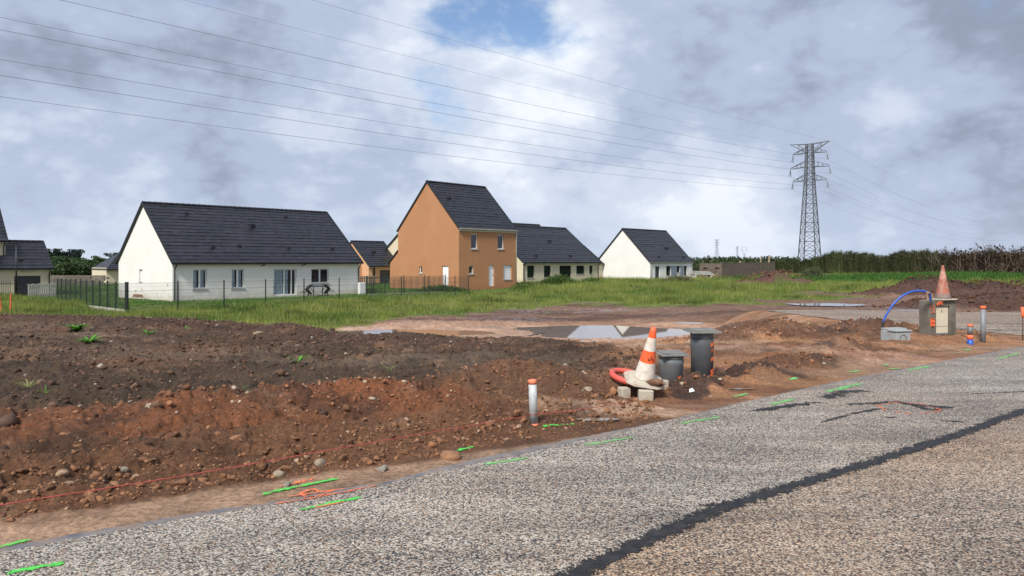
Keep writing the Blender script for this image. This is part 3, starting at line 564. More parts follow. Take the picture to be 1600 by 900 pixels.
# ------------------------------------------------------------------ materials for buildings
M_cream = mat('cream_render', (.75, .74, .70), .85, .04, .7, .15, 60, dirt=(.62, .59, .52), dscale=.5, damt=.35)
M_yellow = mat('yellow_render', (.60, .53, .38), .85, .04, .7, .15, 60)
M_orangew = mat('ochre_render', (.41, .20, .095), .85, .06, .5, .15, 60, dirt=(.38, .16, .065), dscale=.7, damt=.5)
M_peach = mat('peach_render', (.60, .34, .19), .85, .04, .7, .15, 60)
M_tile = mat('slate_grey_tile', (.011, .0115, .016), .40, .4, 3.2, .3, 12, spec=.45, dirt=(.022, .022, .028), dscale=1.6, damt=.5)
def splash(m, col):
    t = m.node_tree; b = t.nodes['Principled BSDF']; src = b.inputs['Base Color'].links[0].from_socket; tcn = t.nodes.new('ShaderNodeTexCoord'); s_ = t.nodes.new('ShaderNodeSeparateXYZ'); t.links.new(tcn.outputs['Object'], s_.inputs[0])
    n = t.nodes.new('ShaderNodeTexNoise'); n.inputs['Scale'].default_value = 2.5; n.inputs['Detail'].default_value = 7; t.links.new(tcn.outputs['Object'], n.inputs[0])
    a = t.nodes.new('ShaderNodeMath'); a.operation = 'MULTIPLY_ADD'; t.links.new(n.outputs[0], a.inputs[0]); a.inputs[1].default_value = -1.1; t.links.new(s_.outputs[2], a.inputs[2])
    r_ = t.nodes.new('ShaderNodeMapRange'); t.links.new(a.outputs[0], r_.inputs[0]); r_.inputs[1].default_value = .05; r_.inputs[2].default_value = -.55; r_.inputs[4].default_value = .55
    mm = t.nodes.new('ShaderNodeMix'); mm.data_type = 'RGBA'; t.links.new(r_.outputs[0], mm.inputs[0]); t.links.new(src, mm.inputs[6]); mm.inputs[7].default_value = (*col, 1); t.links.new(mm.outputs[2], b.inputs['Base Color'])
splash(M_cream, (.42, .36, .27)); splash(M_yellow, (.38, .31, .2)); splash(M_orangew, (.30, .14, .07))
def streaks(m):
    t = m.node_tree; b = t.nodes['Principled BSDF']; src = b.inputs['Base Color'].links[0].from_socket; tcn = t.nodes.new('ShaderNodeTexCoord'); mp_ = t.nodes.new('ShaderNodeMapping'); mp_.inputs['Scale'].default_value = (.5, 6, 6); t.links.new(tcn.outputs['Object'], mp_.inputs[0])
    n = t.nodes.new('ShaderNodeTexNoise'); n.inputs['Scale'].default_value = 1.0; n.inputs['Detail'].default_value = 4; t.links.new(mp_.outputs[0], n.inputs[0]); r_ = t.nodes.new('ShaderNodeMapRange'); t.links.new(n.outputs[0], r_.inputs[0]); r_.inputs[1].default_value = .35; r_.inputs[2].default_value = .65
    r_.inputs[3].default_value = .28; r_.inputs[4].default_value = .62; t.links.new(r_.outputs[0], b.inputs['Roughness']); q = t.nodes.new('ShaderNodeMapRange'); t.links.new(n.outputs[0], q.inputs[0]); q.inputs[1].default_value = .35; q.inputs[2].default_value = .65; q.inputs[3].default_value = .6; q.inputs[4].default_value = 1.9
    v = t.nodes.new('ShaderNodeVectorMath'); v.operation = 'SCALE'; t.links.new(src, v.inputs[0]); t.links.new(q.outputs[0], v.inputs['Scale']); t.links.new(v.outputs[0], b.inputs['Base Color'])
streaks(M_tile)
M_tile_edge = mat('dark_tile_edge', (.018, .018, .022), .6, .3, 5)
M_white = mat('white_pvc', (.78, .78, .78), .35, .03, 5); M_black = mat('black_painted_metal', (.012, .012, .014), .45, .2, 5)
M_gutter_d = mat('anthracite_gutter', (.02, .021, .024), .4, .2, 5); M_zinc = mat('zinc_gutter', (.42, .40, .36), .5, .1, 5)
M_glass = mat('window_glass', (.012, .016, .022), .04, .1, 2, spec=.8); M_curtain = mat('pale_curtain', (.30, .36, .44), .8, .35, 9)
M_darkdoor = mat('anthracite_door', (.028, .032, .042), .5, .15, 3); M_shut = mat('grey_shutter', (.21, .25, .30), .55, .1, 4)
M_soffit = mat('soffit_board', (.60, .57, .48), .6, .05, 4); M_band = mat('cream_fascia', (.50, .47, .38), .6, .08, 4)
M_sill = mat('concrete_sill', (.45, .43, .38), .8, .1, 9); M_concrete = mat('raw_concrete', (.15, .135, .11), .9, .25, 4, .4, 50, dirt=(.07, .06, .045), dscale=2.5, damt=.8)
M_block = mat('concrete_block', (.145, .112, .088), .95, .22, 2.5, .5, 20, dirt=(.08, .055, .04), dscale=1.2, damt=.7)
LONG = math.atan2(.729, .685)

def wall_panel(mb, T, L_, z0, z1, holes, rev=.2, mi=0):
    us = sorted({0, L_, *[h[0] for h in holes], *[h[1] for h in holes]}); zs = sorted({z0, z1, *[h[2] for h in holes], *[h[3] for h in holes]})
    for a, b_ in zip(us[:-1], us[1:]):
        for c, d in zip(zs[:-1], zs[1:]):
            m_ = ((a + b_) / 2, (c + d) / 2)
            if any(h[0] < m_[0] < h[1] and h[2] < m_[1] < h[3] for h in holes): continue
            mb.add([T(a, 0, c), T(b_, 0, c), T(b_, 0, d), T(a, 0, d)], [(0, 1, 2, 3)], mi)
    for (a, b_, c, d) in [h[:4] for h in holes]:
        mb.add([T(a, 0, c), T(b_, 0, c), T(b_, 0, d), T(a, 0, d), T(a, rev, c), T(b_, rev, c), T(b_, rev, d), T(a, rev, d)], [(0, 4, 5, 1), (1, 5, 6, 2), (2, 6, 7, 3), (3, 7, 4, 0), (4, 7, 6, 5)], mi)
def tbox(mb, T, a, b_, d0, d1, c, d, mi=0):
    vs = [T(u_, dd, z) for z in (c, d) for dd in (d0, d1) for u_ in (a, b_)]
    mb.add(vs, [(0, 2, 3, 1), (4, 5, 7, 6), (0, 1, 5, 4), (2, 6, 7, 3), (0, 4, 6, 2), (1, 3, 7, 5)], mi)
def add_window(root, T, h, style):
    a, b_, c, d = h[:4]; e = .004
    if style in ('white2', 'white1', 'dark', 'patio'):
        fm = M_white if style in ('white2', 'white1', 'patio') else M_black; t_ = .07; m = MB(); a2, b2, c2, d2 = a + e, b_ - e, c + e, d - e; D0, D1 = .10, .17
        if style == 'patio': a2 += .06; b2 -= .02
        tbox(m, T, a2, a2 + t_, D0, D1, c2, d2); tbox(m, T, b2 - t_, b2, D0, D1, c2, d2); tbox(m, T, a2 + t_, b2 - t_, D0, D1, d2 - t_, d2); tbox(m, T, a2 + t_, b2 - t_, D0, D1, c2, c2 + t_ * 1.2)
        if style in ('white2',): tbox(m, T, (a2 + b2) / 2 - .06, (a2 + b2) / 2 + .06, D0 - .015, D1, c2 + t_, d2 - t_)
        if style == 'patio':
            for f_ in (.47, .80): tbox(m, T, a2 + (b2 - a2) * f_ - .04, a2 + (b2 - a2) * f_ + .04, D0 - .015, D1, c2 + t_, d2 - t_)
        w = m.build('window' if style != 'patio' else 'patio_door', fm, root)
        g = MB(); tbox(g, T, a2 + t_, b2 - t_, .145, .15, c2 + t_, d2 - t_); g.build('pane', M_glass, w)
        if style in ('patio',):
            g = MB(); tot = (b2 - a2)
            for (f0, f1) in ((.03, .42), (.50, .66)):
                n_ = 14; 
                for i in range(n_):
                    x0 = a2 + tot * (f0 + (f1 - f0) * i / n_); x1 = a2 + tot * (f0 + (f1 - f0) * (i + .8) / n_); dd = .138 + .004 * (i % 2); tbox(g, T, x0, x1, dd, dd + .003, c2 + t_ * 1.3, d2 - t_)
            g.build('curtain', M_curtain, w)
        if style == 'white2' and h[1] - h[0] < 1.4:
            g = MB()
            for (f0, f1) in ((.1, .3), (.58, .82)):
                for i in range(6): x0 = a2 + (b2 - a2) * (f0 + (f1 - f0) * i / 6); tbox(g, T, x0, x0 + (b2 - a2) * .028, .139, .142, c2 + t_ * 1.3, d2 - t_)
            g.build('curtain', M_curtain, w)
        if c > .5: s_ = MB(); tbox(s_, T, a - .06, b_ + .06, -.06, .10, c - .07, c + .0); s_.build('sill', M_sill, w)
    elif style in ('shut', 'wdoor'):
        m = MB(); tbox(m, T, a + e, b_ - e, .10, .15, c + e, d - e)
        for i in range(1, 6 if style == 'shut' else 3):
            z = c + (d - c) * i / (6 if style == 'shut' else 3); tbox(m, T, a + .03, b_ - .03, .092, .10, z - .012, z + .012)
        w = m.build('shutter' if style == 'shut' else 'door', M_white, root)
        if style == 'wdoor': s_ = MB(); tbox(s_, T, b_ - .16, b_ - .06, .05, .09, c + 1.0, c + 1.03); s_.build('handle', M_black, w)
        else: s_ = MB(); tbox(s_, T, a - .05, b_ + .05, -.05, .09, c - .06, c + .0); s_.build('sill', M_sill, w)
    elif style in ('ddoor', 'garage'):
        m = MB(); n_ = 6 if style == 'garage' else 3
        for i in range(n_): z0 = c + e + (d - c - 2 * e) * i / n_; z1 = c + e + (d - c - 2 * e) * (i + 1) / n_ - .015; tbox(m, T, a + e, b_ - e, .10, .15, z0, z1)
        w = m.build('garage_door' if style == 'garage' else 'door', M_darkdoor, root)
        s_ = MB(); tbox(s_, T, (a + b_) / 2 - .06, (a + b_) / 2 + .06, .06, .095, c + .9, c + .93); s_.build('handle', M_zinc, w)
    elif style == 'slit':
        m = MB(); tbox(m, T, a + e, b_ - e, .12, .16, c + e, d - e); w = m.build('window', M_cream, root); s_ = MB(); tbox(s_, T, a - .04, b_ + .04, -.04, .11, c - .05, c + .0); s_.build('sill', M_sill, w)
def roof_slab(mb, x0, x1, ye, ze, yr, zr, n, mi=0, th=.12, hipL=0, hipR=0):
    """courses of tiles from eave (ye, ze) up to ridge (yr, zr)"""
    r = random.Random(int(abs(x0 * 7 + ye * 3)) + n); sl = Vector((0, yr - ye, zr - ze)); nrm = Vector((0, -(zr - ze), yr - ye)).normalized()
    if nrm.z < 0: nrm = -nrm
    nx = max(1, int((x1 - x0) / .33))
    for i in range(n):
        t0, t1 = i / n, (i + 1) / n; xa0, xb0 = x0 + hipL * t0, x1 - hipR * t0; xa1, xb1 = x0 + hipL * t1, x1 - hipR * t1
        vs = []; fs = []; j_ = [r.uniform(-.007, .007) for _ in range(nx + 1)]; tw = r.uniform(-.012, .012)
        for k in range(nx + 1):
            f_ = k / nx; lift = .028 + tw + j_[k]
            p0 = Vector((xa0 + (xb0 - xa0) * f_, ye, ze)) + sl * t0; p1 = Vector((xa1 + (xb1 - xa1) * f_, ye, ze)) + sl * t1
            vs += [p0, p0 + nrm * lift, p1 + nrm * .004]
        for k in range(nx):
            a = 3 * k; fs += [(a, a + 3, a + 4, a + 1), (a + 1, a + 4, a + 5, a + 2)]
        mb.add(vs, fs, mi)
    lo = nrm * -th; P = [Vector((x0, ye, ze)), Vector((x1, ye, ze)), Vector((x1 - hipR, yr, zr)), Vector((x0 + hipL, yr, zr))]
    mb.add(P + [p + lo for p in P], [(7, 6, 5, 4), (0, 1, 5, 4), (0, 4, 7, 3), (1, 2, 6, 5), (2, 3, 7, 6)], mi)
def ufront(A, px): t_ = (px - 800) / F; return (t_ * A[1] - A[0]) / (.685 - t_ * .729)
def zfront(A, px, y, base): return CAMZ - (y - HOR) * (A[1] + ufront(A, px) * .729) / F - base
def ugab(A, px): t_ = (px - 800) / F; return (A[0] - t_ * A[1]) / (.729 + .685 * t_)
def zgab(A, px, y, base): return CAMZ - (y - HOR) * (A[1] + ugab(A, px) * .685) / F - base
TF = lambda u_, d, z: Vector((u_, d, z)); TG = lambda u_, d, z: Vector((d, u_, z))
def house(name, label, cat, A, base, L_, W, he, hr, wallm, front=(), gable=(), group='new houses beyond the field', gutter=M_gutter_d, soffit=M_soffit, ov=.28, band=False, hip=0, courses=None, gwall=None, verge=.12, downs=True):
    root = empty(name, (A[0], A[1], base), LONG); tag(root, label, cat, group)
    hf = [(min(ufront(A, p0), ufront(A, p1)), max(ufront(A, p0), ufront(A, p1)), max(0.02, zfront(A, (p0 + p1) / 2, y1, base)), zfront(A, (p0 + p1) / 2, y0, base), st) for (p0, p1, y0, y1, st) in front]
    hg = [(min(ugab(A, p0), ugab(A, p1)), max(ugab(A, p0), ugab(A, p1)), max(0.02, zgab(A, (p0 + p1) / 2, y1, base)), zgab(A, (p0 + p1) / 2, y0, base), st) for (p0, p1, y0, y1, st) in gable]
    m = MB(); wall_panel(m, TF, L_, -.4, he, hf); wall_panel(m, lambda u_, d, z: TG(W - u_ if False else u_, d, z), W, -.4, he, hg)
    for (X0, Y0, X1, Y1) in ((L_, 0, L_, W), (L_, W, 0, W)): m.add([(X0, Y0, -.4), (X1, Y1, -.4), (X1, Y1, he), (X0, Y0, he)], [(0, 1, 2, 3)])
    if not hip:
        for X in (0, L_): m.add([(X, 0, he), (X, W, he), (X, W / 2, hr - .05)], [(0, 1, 2)])
    m.build('wall', wallm, root)
    for h in hf: add_window(root, TF, h, h[4])
    for h in hg: add_window(root, TG, h, h[4])
    # roof
    sl = (hr - he) / (W / 2); ze = he - ov * sl + .06; n = courses or max(6, int(math.hypot(W / 2 + ov, hr - ze) / .36)); r = MB()
    roof_slab(r, -verge, L_ + verge, -ov, ze, W / 2, hr + .06, n, hipL=hip, hipR=hip); roof_slab(r, -verge, L_ + verge, W + ov, ze, W / 2, hr + .06, n, hipL=hip, hipR=hip)
    if hip:
        for X0, X1 in ((-verge, hip - verge), (L_ + verge, L_ + verge - hip)): r.add([(X0, -ov, ze), (X0, W + ov, ze), (X1, W / 2, hr + .06)], [(0, 1, 2)])
    ro = r.build('roof', M_tile, root)
    # ridge tiles
    rc = MB(); x = -verge + hip
    while x < L_ + verge - hip - .05:
        x1 = min(x + .40, L_ + verge - hip)
        V = []; 
        for X, s_ in ((x, .13), (x1 + .02, .105)):
            for k in range(6): th = math.pi * (k / 5); V.append((X, W / 2 + math.cos(th) * s_ * 1.1, hr + .03 + math.sin(th) * s_))
        rc.add(V, [(k, k + 1, k + 7, k + 6) for k in range(5)] + [tuple(range(5, -1, -1)), tuple(range(6, 12))]); x += .40
    rc.build('ridge_tiles', M_tile_edge, ro)
    if not hip:
        for X in (-verge - .03, L_ + verge):
            vg = MB()
            for sgn in (0, 1):
                y0_ = -ov if sgn == 0 else W + ov; k = int(math.hypot(W / 2 + ov, hr - ze) / .36)
                p0 = Vector((X, y0_, ze)); p1 = Vector((X, W / 2, hr + .06))
                for i in range(k):
                    a = p0.lerp(p1, i / k); b2 = p0.lerp(p1, (i + 1) / k); V = [a + Vector((0, 0, .075)), b2 + Vector((0, 0, .05)), b2 - Vector((0, 0, .14)), a - Vector((0, 0, .14))]
                    vg.add(V + [v + Vector((.03, 0, 0)) for v in V], [(0, 1, 2, 3), (7, 6, 5, 4), (0, 4, 5, 1), (3, 2, 6, 7), (0, 3, 7, 4), (1, 5, 6, 2)])
            vg.build('verge_tiles', M_tile_edge, ro)
    # soffit and gutter
    so = MB(); so.box(-verge + .02, L_ + verge - .02, -ov + .03, -.005, he - ov * sl - .10, he - ov * sl - .06)
    if band: so.box(0, L_, -.10, -.006, he - .28, he - .02); so.box(-.02, L_ + .02, -.16, -.102, he - .12, he - .02)
    so.build('soffit', soffit if not band else M_band, root)
    gu = MB(); V = []
    for X in (-verge, L_ + verge):
        for k in range(7): th = math.pi + math.pi * k / 6; V.append((X, -ov - .07 + math.cos(th) * .075, ze + .0 + math.sin(th) * .085))
    gu.add(V, [(k, k + 7, k + 8, k + 1) for k in range(6)] + [tuple(range(7)), tuple(range(13, 6, -1))]); gu.build('gutter', gutter, root)
    if downs:
        for X in (.12, L_ - .12):
            d = MB(); d.tube([(X, -ov - .07, ze - .05), (X, -ov - .05, ze - .18), (X, -.08, he - ov * sl - .35), (X, -.07, he - ov * sl - .6), (X, -.07, -.2)], .045, 8); d.build('downpipe', gutter, root)
    return root, ze, sl
def roof_item(root, name, x, yf, he_, W, hr, ov, label=None, s=.12, mt=None):
    sl = (hr - he_) / (W / 2); y = yf * W / 2; z = he_ + sl * y + .08; m = MB(); m.box(x - s, x + s, y - s, y + s, z - .05, z + .12); m.box(x - s * 1.25, x + s * 1.25, y - s * 1.25, y + s * 1.25, z + .12, z + .15)
    return m.build(name, mt or M_tile_edge, root)

# white bungalow
A1 = (-22.6, 49.0); B1 = -1.05; L1 = 14.9; W1 = 9.9
hA, ze, sl = house('bungalow', 'long cream bungalow with dark tiled roof, patio doors and a black table outside', 'house', A1, B1, L1, W1, 2.72, 6.78, M_cream,
    front=[(301.5, 323.5, 420.5, 451.5, 'white2'), (361.8, 381.8, 420, 450.5, 'white2'), (427, 463.5, 420, 461.5, 'patio'), (486.5, 514, 419.5, 442.5, 'white2')], gable=[(217, 222.7, 421, 440.5, 'slit')], ov=.3)
for px in (409, 472):
    u_ = ufront(A1, px); m = MB(); m.box(u_ - .05, u_ + .05, -.10, 0, 2.30, 2.42); m.lathe([(.05, 0), (.10, .16), (.09, .17)], 12, M=Matrix.Translation((u_ + .06, -.10, 2.38)) @ Matrix.Rotation(math.radians(65), 4, 'X')); m.build('wall_lamp', M_black, hA)
for (x, yf, s) in ((2.6, .80, .09), (7.2, .62, .17), (10.6, .82, .09), (5.2, .22, .09), (9.1, .20, .09), (13, .2, .09), (3.2, .2, .09)): roof_item(hA, 'roof_vent', x, yf, 2.72, W1, 6.78, .3, s=s)
for (ya, yb, za, zb_) in ((5.2, 5.32, .6, .72), (6.4, 6.52, .45, .57), (.7, .85, 1.0, 1.15)): m = MB(); m.box(-.03, 0, ya, yb, za, zb_); m.build('wall_vent', M_sill, hA)
# ochre house
A2 = (-4.62, 64.0); B2 = -.92
hB, _, _ = house('two_storey_house', 'tall ochre orange house with small white windows and steep dark roof', 'house', A2, B2, 7.35, 8.5, 5.42, 9.72, M_orangew,
    front=[(736, 746.3, 365, 389, 'white1'), (777.8, 787.3, 366.5, 389.3, 'white1'), (732.9, 740, 415, 428, 'white1'), (763.8, 772.2, 414.5, 447, 'wdoor'), (787, 799.3, 414.5, 436.7, 'shut')],
    gable=[(655, 659.3, 416, 427, 'white1'), (690.5, 700.7, 415.3, 449, 'wdoor')], ov=.12, band=True, gutter=M_zinc, soffit=M_band, downs=False, verge=.06)
m = MB(); m.tube([(7.28, -.16, 5.2), (7.28, -.06, 4.9), (7.28, -.06, -.2)], .05, 8); m.build('downpipe', M_zinc, hB)
roof_item(hB, 'roof_vent', 1.2, .62, 5.42, 8.5, 9.72, .12, s=.14)
# lean-to extension on the back of the ochre house
m = MB(); m.add([(0, 8.504, -.4), (0, 9.7, -.4), (0, 9.7, 2.35), (0, 8.504, 3.35), (5, 8.504, -.4), (5, 9.7, -.4), (5, 9.7, 2.35), (5, 8.504, 3.35)], [(0, 3, 2, 1), (1, 2, 6, 5), (4, 5, 6, 7)]); m.build('lean_to_wall', M_orangew, hB)
m = MB(); V = [(-.1, 8.505, 3.4), (-.1, 9.95, 2.2), (5.1, 9.95, 2.2), (5.1, 8.505, 3.4)]; m.add(V + [(a, b_, c + .16) for a, b_, c in V], [(3, 2, 1, 0), (4, 5, 6, 7), (0, 1, 5, 4), (1, 2, 6, 5), (2, 3, 7, 6), (3, 0, 4, 7)]); m.build('lean_to_roof', M_tile_edge, hB)
# cream house with dark windows
A3 = (1.24, 84.0); B3 = -.95
hC, _, _ = house('bungalow', 'wide cream bungalow with five dark windows just right of the ochre house', 'house', A3, B3, 14.4, 11.0, 2.55, 6.85, M_yellow,
    front=[(823.7, 834.7, 415, 434, 'dark'), (850, 860.4, 415, 433, 'dark'), (874.3, 892.4, 415, 438.5, 'dark'), (900.7, 913, 415, 428, 'dark'), (920.9, 925.8, 415, 428, 'dark')], ov=.3)
for (x, yf) in ((8.3, .55), (3.0, .12), (9.5, .12)): roof_item(hC, 'roof_vent', x, yf, 2.55, 11, 6.85, .3, s=.14)
# annexe and neighbour roofs behind it
A3b = (6.6, 101.0); house('bungalow', 'bungalow of which only a taller dark ridge shows above the wide cream bungalow roof', 'house', (1.0, 96), -1.0, 9.5, 10, 3.1, 7.75, M_yellow, front=[], ov=.3, downs=False)
house('garage', 'low dark roofed annexe between the wide cream bungalow and the white gabled house', 'garage', (6.4, 96.5), -1.0, 9.2, 6.5, 2.3, 4.65, M_yellow, front=[], ov=.2, downs=False)
# white gable house right
A4 = (18.4, 98.0); B4 = -1.05
hD, _, _ = house('bungalow', 'white house with blank pointed gable and grey shutters, rightmost of the finished houses', 'house', A4, B4, 11.05, 8.8, 2.52, 7.02, M_cream,
    front=[(1023.8, 1030.6, 416.2, 440, 'ddoor'), (1041, 1048, 415.6, 430.4, 'dark'), (1057.5, 1062.4, 415.6, 425.5, 'dark'), (1069, 1073.5, 415.6, 430.4, 'dark')], ov=.12, gutter=M_zinc)
for (p0, p1) in ((1048.2, 1057.2), (1062.8, 1068.7)):
    m = MB(); a, b_ = ufront(A4, p0), ufront(A4, p1); z0, z1 = zfront(A4, p0, 430.4, B4), zfront(A4, p0, 415.6, B4); m.box(a, b_, -.045, -.006, z0, z1)
    for i in range(1, 4): m.box(a + .05, b_ - .05, -.055, -.046, z0 + (z1 - z0) * i / 4 - .03, z0 + (z1 - z0) * i / 4 + .03)
    m.build('shutter', M_shut, hD)
for (x, yf) in ((6.7, .4), (7.3, .4), (3, .12), (9.6, .12)): roof_item(hD, 'roof_vent', x, yf, 2.52, 8.8, 7.02, .12, s=.13)
# peach house
A5 = (-16.56, 85.0); hE, _, _ = house('bungalow', 'small peach house with dark garage door between the long bungalow and the ochre house', 'house', A5, -1.1, 4.5, 6.6, 2.3, 5.0, M_peach,
    front=[(582, 586.5, 418, 431, 'dark'), (593.5, 609.5, 422, 446, 'garage')], ov=.3, downs=False)
m = MB(); m.box(-.9, 0, 1.3, 2.9, -.2, 2.1); m.build('porch', M_peach, hE); m = MB(); m.box(-.92, -.9, 1.7, 2.5, 0, 2.0); m.build('door', M_darkdoor, hE); roof_item(hE, 'roof_vent', 1.9, .5, 2.3, 6.6, 5.0, .3, s=.2)
# cream gable behind ochre
house('two_storey_house', 'pale yellow house whose gable edge peeks out behind the ochre house', 'house', (-9.6, 84.5), -1.1, 8, 8, 4.1, 6.9, M_yellow, ov=.2, downs=False)
# far left house with garage wing
gB = (-37.6, 60.0); s0 = 11.0; A6 = (gB[0] - s0 * .685, gB[1] - s0 * .729)
hF, _, _ = house('garage', 'cream garage wing with black door behind the street lamp, far left', 'garage', A6, -1.3, s0, 5.0, 2.46, 4.5, M_yellow, front=[(22.3, 63.5, 431, 462, 'garage')], ov=.25, courses=9)
m = MB(); a, b_ = ufront(A6, 33), ufront(A6, 54); m.box(a, b_, -.06, -.005, zfront(A6, 43, 424.8, -1.3), zfront(A6, 43, 422.8, -1.3)); m.build('wall_lamp', M_zinc, hF)
for (x, yf) in ((9.0, .2), (8.1, .75)): roof_item(hF, 'roof_vent', x, yf, 2.46, 5, 4.5, .25, s=.13)
A7 = (gB[0] - .685 * 9.9 - .729, gB[1] - .729 * 9.9 + .685)
hG, _, _ = house('two_storey_house', 'tall cream house cut by the left edge of the photo, beside the garage wing', 'house', A7, -1.3, 7.0, 8.0, 4.75, 8.8, M_yellow, ov=.3)
# hipped bungalow behind
house('bungalow', 'small cream bungalow with hipped grey roof half hidden behind the long bungalow', 'house', (-47.4, 86.0), -1.5, 10, 5.0, 2.3, 4.1, M_yellow, ov=.35, hip=2.4, downs=False)

# house under construction
A8 = (30.5, 107.0); B8 = -1.1; rt_ = empty('unfinished_house', (A8[0], A8[1], B8), LONG); tag(rt_, 'roofless bare concrete block shell of a house beside the pile of reddish rubble', 'building', 'new houses beyond the field')
LW, WW, HB = 18.3, 3.6, 2.32
def hol(lst, fu, fz): return [(min(fu(A8, a), fu(A8, b_)), max(fu(A8, a), fu(A8, b_)), max(.02, fz(A8, a, y1, B8)), fz(A8, a, y0, B8)) for a, b_, y0, y1 in lst]
m = MB()
for T_, LL, hh in ((TF, LW, []), (TG, WW, hol([(1117.4, 1124, 418, 437), (1099, 1105, 418, 424.5)], ugab, zgab))):
    wall_panel(m, T_, LL, -.3, HB, hh)
for k in range(30): pass
m.box(.2, LW, .2, .202, -.3, HB); m.box(LW - .2, LW, .2, WW, -.3, HB); m.box(0.21, LW - .2, WW - .2, WW, -.3, HB + .02)
m.box(-.01, LW, -.01, .2, HB, HB + .12); m.build('wall', M_block, rt_)
m = MB()
for i in range(1, 11):
    z = -.1 + i * .23
    if z < HB: m.box(0, LW, -.006, -.003, z - .008, z + .008)
for j in range(36): m.box(j * .5 + .25, j * .5 + .262, -.006, -.003, 0, HB)
m.build('mortar_joints', mat('mortar', (.18, .15, .125), .9), rt_)
m = MB(); m.box(13.1, 13.25, .05, .15, HB + .13, HB + 1.0, M=None); m.bar((16.2, .1, HB + .1), (16.35, .1, HB + 1.25), .16); m.bar((6, .1, HB + .1), (6, .1, HB + .35), .2); m.build('formwork_post', mat('raw_timber', (.40, .30, .20), .8), rt_)
# materials stacked in front
m = MB()
for k in range(4): m.box(0, 3.2 - .3 * k, .0, 1.1, .25 + k * .13, .34 + k * .13)
m.box(.1, .3, 0, 1, -.3, .24); m.box(2.5, 2.7, 0, 1, -.3, .24)
o = m.build('board_stack', mat('grey_boards', (.42, .42, .40), .8, .25, 3)); o.location = (25.9, 104.5, -.55); o.rotation_euler = (0, .04, .2); tag(o, 'stack of grey boards between the grey shuttered house and the block shell', 'boards')
m = MB(); m.bar((0, 0, 0), (1.5, -.3, .85), .07); m.bar((.2, .1, 0), (-.6, .1, .9), .05); o = m.build('timber_prop', mat('raw_timber2', (.33, .20, .12), .8)); o.location = (26.4, 100.2, -1.0); tag(o, 'crossed timber props sticking up from the grass beside the grey shuttered house', 'timber')

# ------------------------------------------------------------------ FENCES
M_fence = mat('dark_green_fence', (.008, .014, .012), .5, .2, 6); M_mesh = mat('green_wire', (.03, .045, .038), .5, .1, 6); M_conc_l = mat('concrete_edging', (.38, .36, .31), .85, .15, 5)
def lift(px, Y): return ((px - 800) / F * Y, Y)
def mesh_fence(label, pts, hts, ph=.05, group='wire mesh fences', thick_first=False, base=None, wire=.006, step=.05, edging=False):
    p0 = pts[0]; root = empty('mesh_fence', (p0[0], p0[1], base)); tag(root, label, 'fence', group)
    for i, (x_, y_) in enumerate(pts):
        m = MB(); w = .14 if (thick_first and i == 0) else ph; z0 = min(gz(x_, y_, False), base + .1) - .2 - base
        m.box(-w / 2, w / 2, -w / 2, w / 2, z0, hts + .05); m.box(-w / 2 - .006, w / 2 + .006, -w / 2 - .006, w / 2 + .006, hts + .05, hts + .075)
        o = m.build('post', M_fence, root); o.location = (x_ - p0[0], y_ - p0[1], 0)
    for i in range(len(pts) - 1):
        a, b_ = Vector((*pts[i], 0)), Vector((*pts[i + 1], 0)); d = b_ - a; Ln = d.length; an = math.atan2(d.y, d.x); m = MB()
        s_ = ph / 2 + .01; k = int((Ln - 2 * s_) / step)
        for j in range(k + 1): x_ = s_ + j * (Ln - 2 * s_) / k; m.box(x_ - wire / 2, x_ + wire / 2, -wire / 2, wire / 2, .08, hts)
        z = .1
        while z < hts + .01: m.box(s_, Ln - s_, wire / 2 + .001, wire * 1.6, z - wire * .5, z + wire * .5); z += .2
        for z in (.3, .31, hts - .45, hts - .44, hts - .02): m.box(s_, Ln - s_, -wire * 1.9, -wire / 2 - .001, z - wire * .6, z + wire * .6)
        o = m.build('wire_panel', M_mesh, root); o.location = (a.x - p0[0], a.y - p0[1], 0); o.rotation_euler = (0, 0, an)
        if edging: e_ = MB(); e_.box(.02, Ln - .02, -.03, .03, -.35, .08); o = e_.build('concrete_edging', M_conc_l, root); o.location = (a.x - p0[0], a.y - p0[1], 0); o.rotation_euler = (0, 0, an)
def on_line(px, P, d): t_ = (px - 800) / F; s_ = (t_ * P[1] - P[0]) / (d[0] - t_ * d[1]); return (P[0] + s_ * d[0], P[1] + s_ * d[1])
PF = lift(278, 41.5); dF = (.685, .729)
fp = [on_line(p, PF, dF) for p in (198, 278, 350, 415, 475, 530, 580)]
mesh_fence('tall wire mesh fence running along the lawn in front of the long cream bungalow', fp, 1.5, .06, base=-1.08, thick_first=True, wire=.005)
fp2 = [on_line(p, PF, dF) for p in (580.6, 627, 670, 711, 732)]
mesh_fence('wire mesh fence in front of the ochre house, meeting the bungalow fence', [(fp[-1][0] + .12, fp[-1][1] + .12)] + fp2[1:], 1.48, .06, base=-1.08, wire=.006)
P3 = fp2[-1]; d3 = (-.729, .685); PB = on_line(573, lift(573, 57.5), (1, 0))
fp3 = [on_line(p, PB, (.70, .714)) for p in (573, 601, 631, 663, 696)]
mesh_fence('second wire mesh fence standing behind the first, in front of the ochre gable', fp3, 1.45, .06, base=-1.08, wire=.007, edging=True)
PS = fp[0]; sp_ = [PS] + [on_line(p, PS, (-.729, .685)) for p in (181, 168, 156, 145, 135, 126, 118, 110, 103, 96, 90)]
sp_[0] = (PS[0] - .10, PS[1] + .1)
mesh_fence('dark green wire fence with many close posts running back beside the long bungalow', sp_, 1.5, .06, base=-1.08, wire=.006, edging=True)

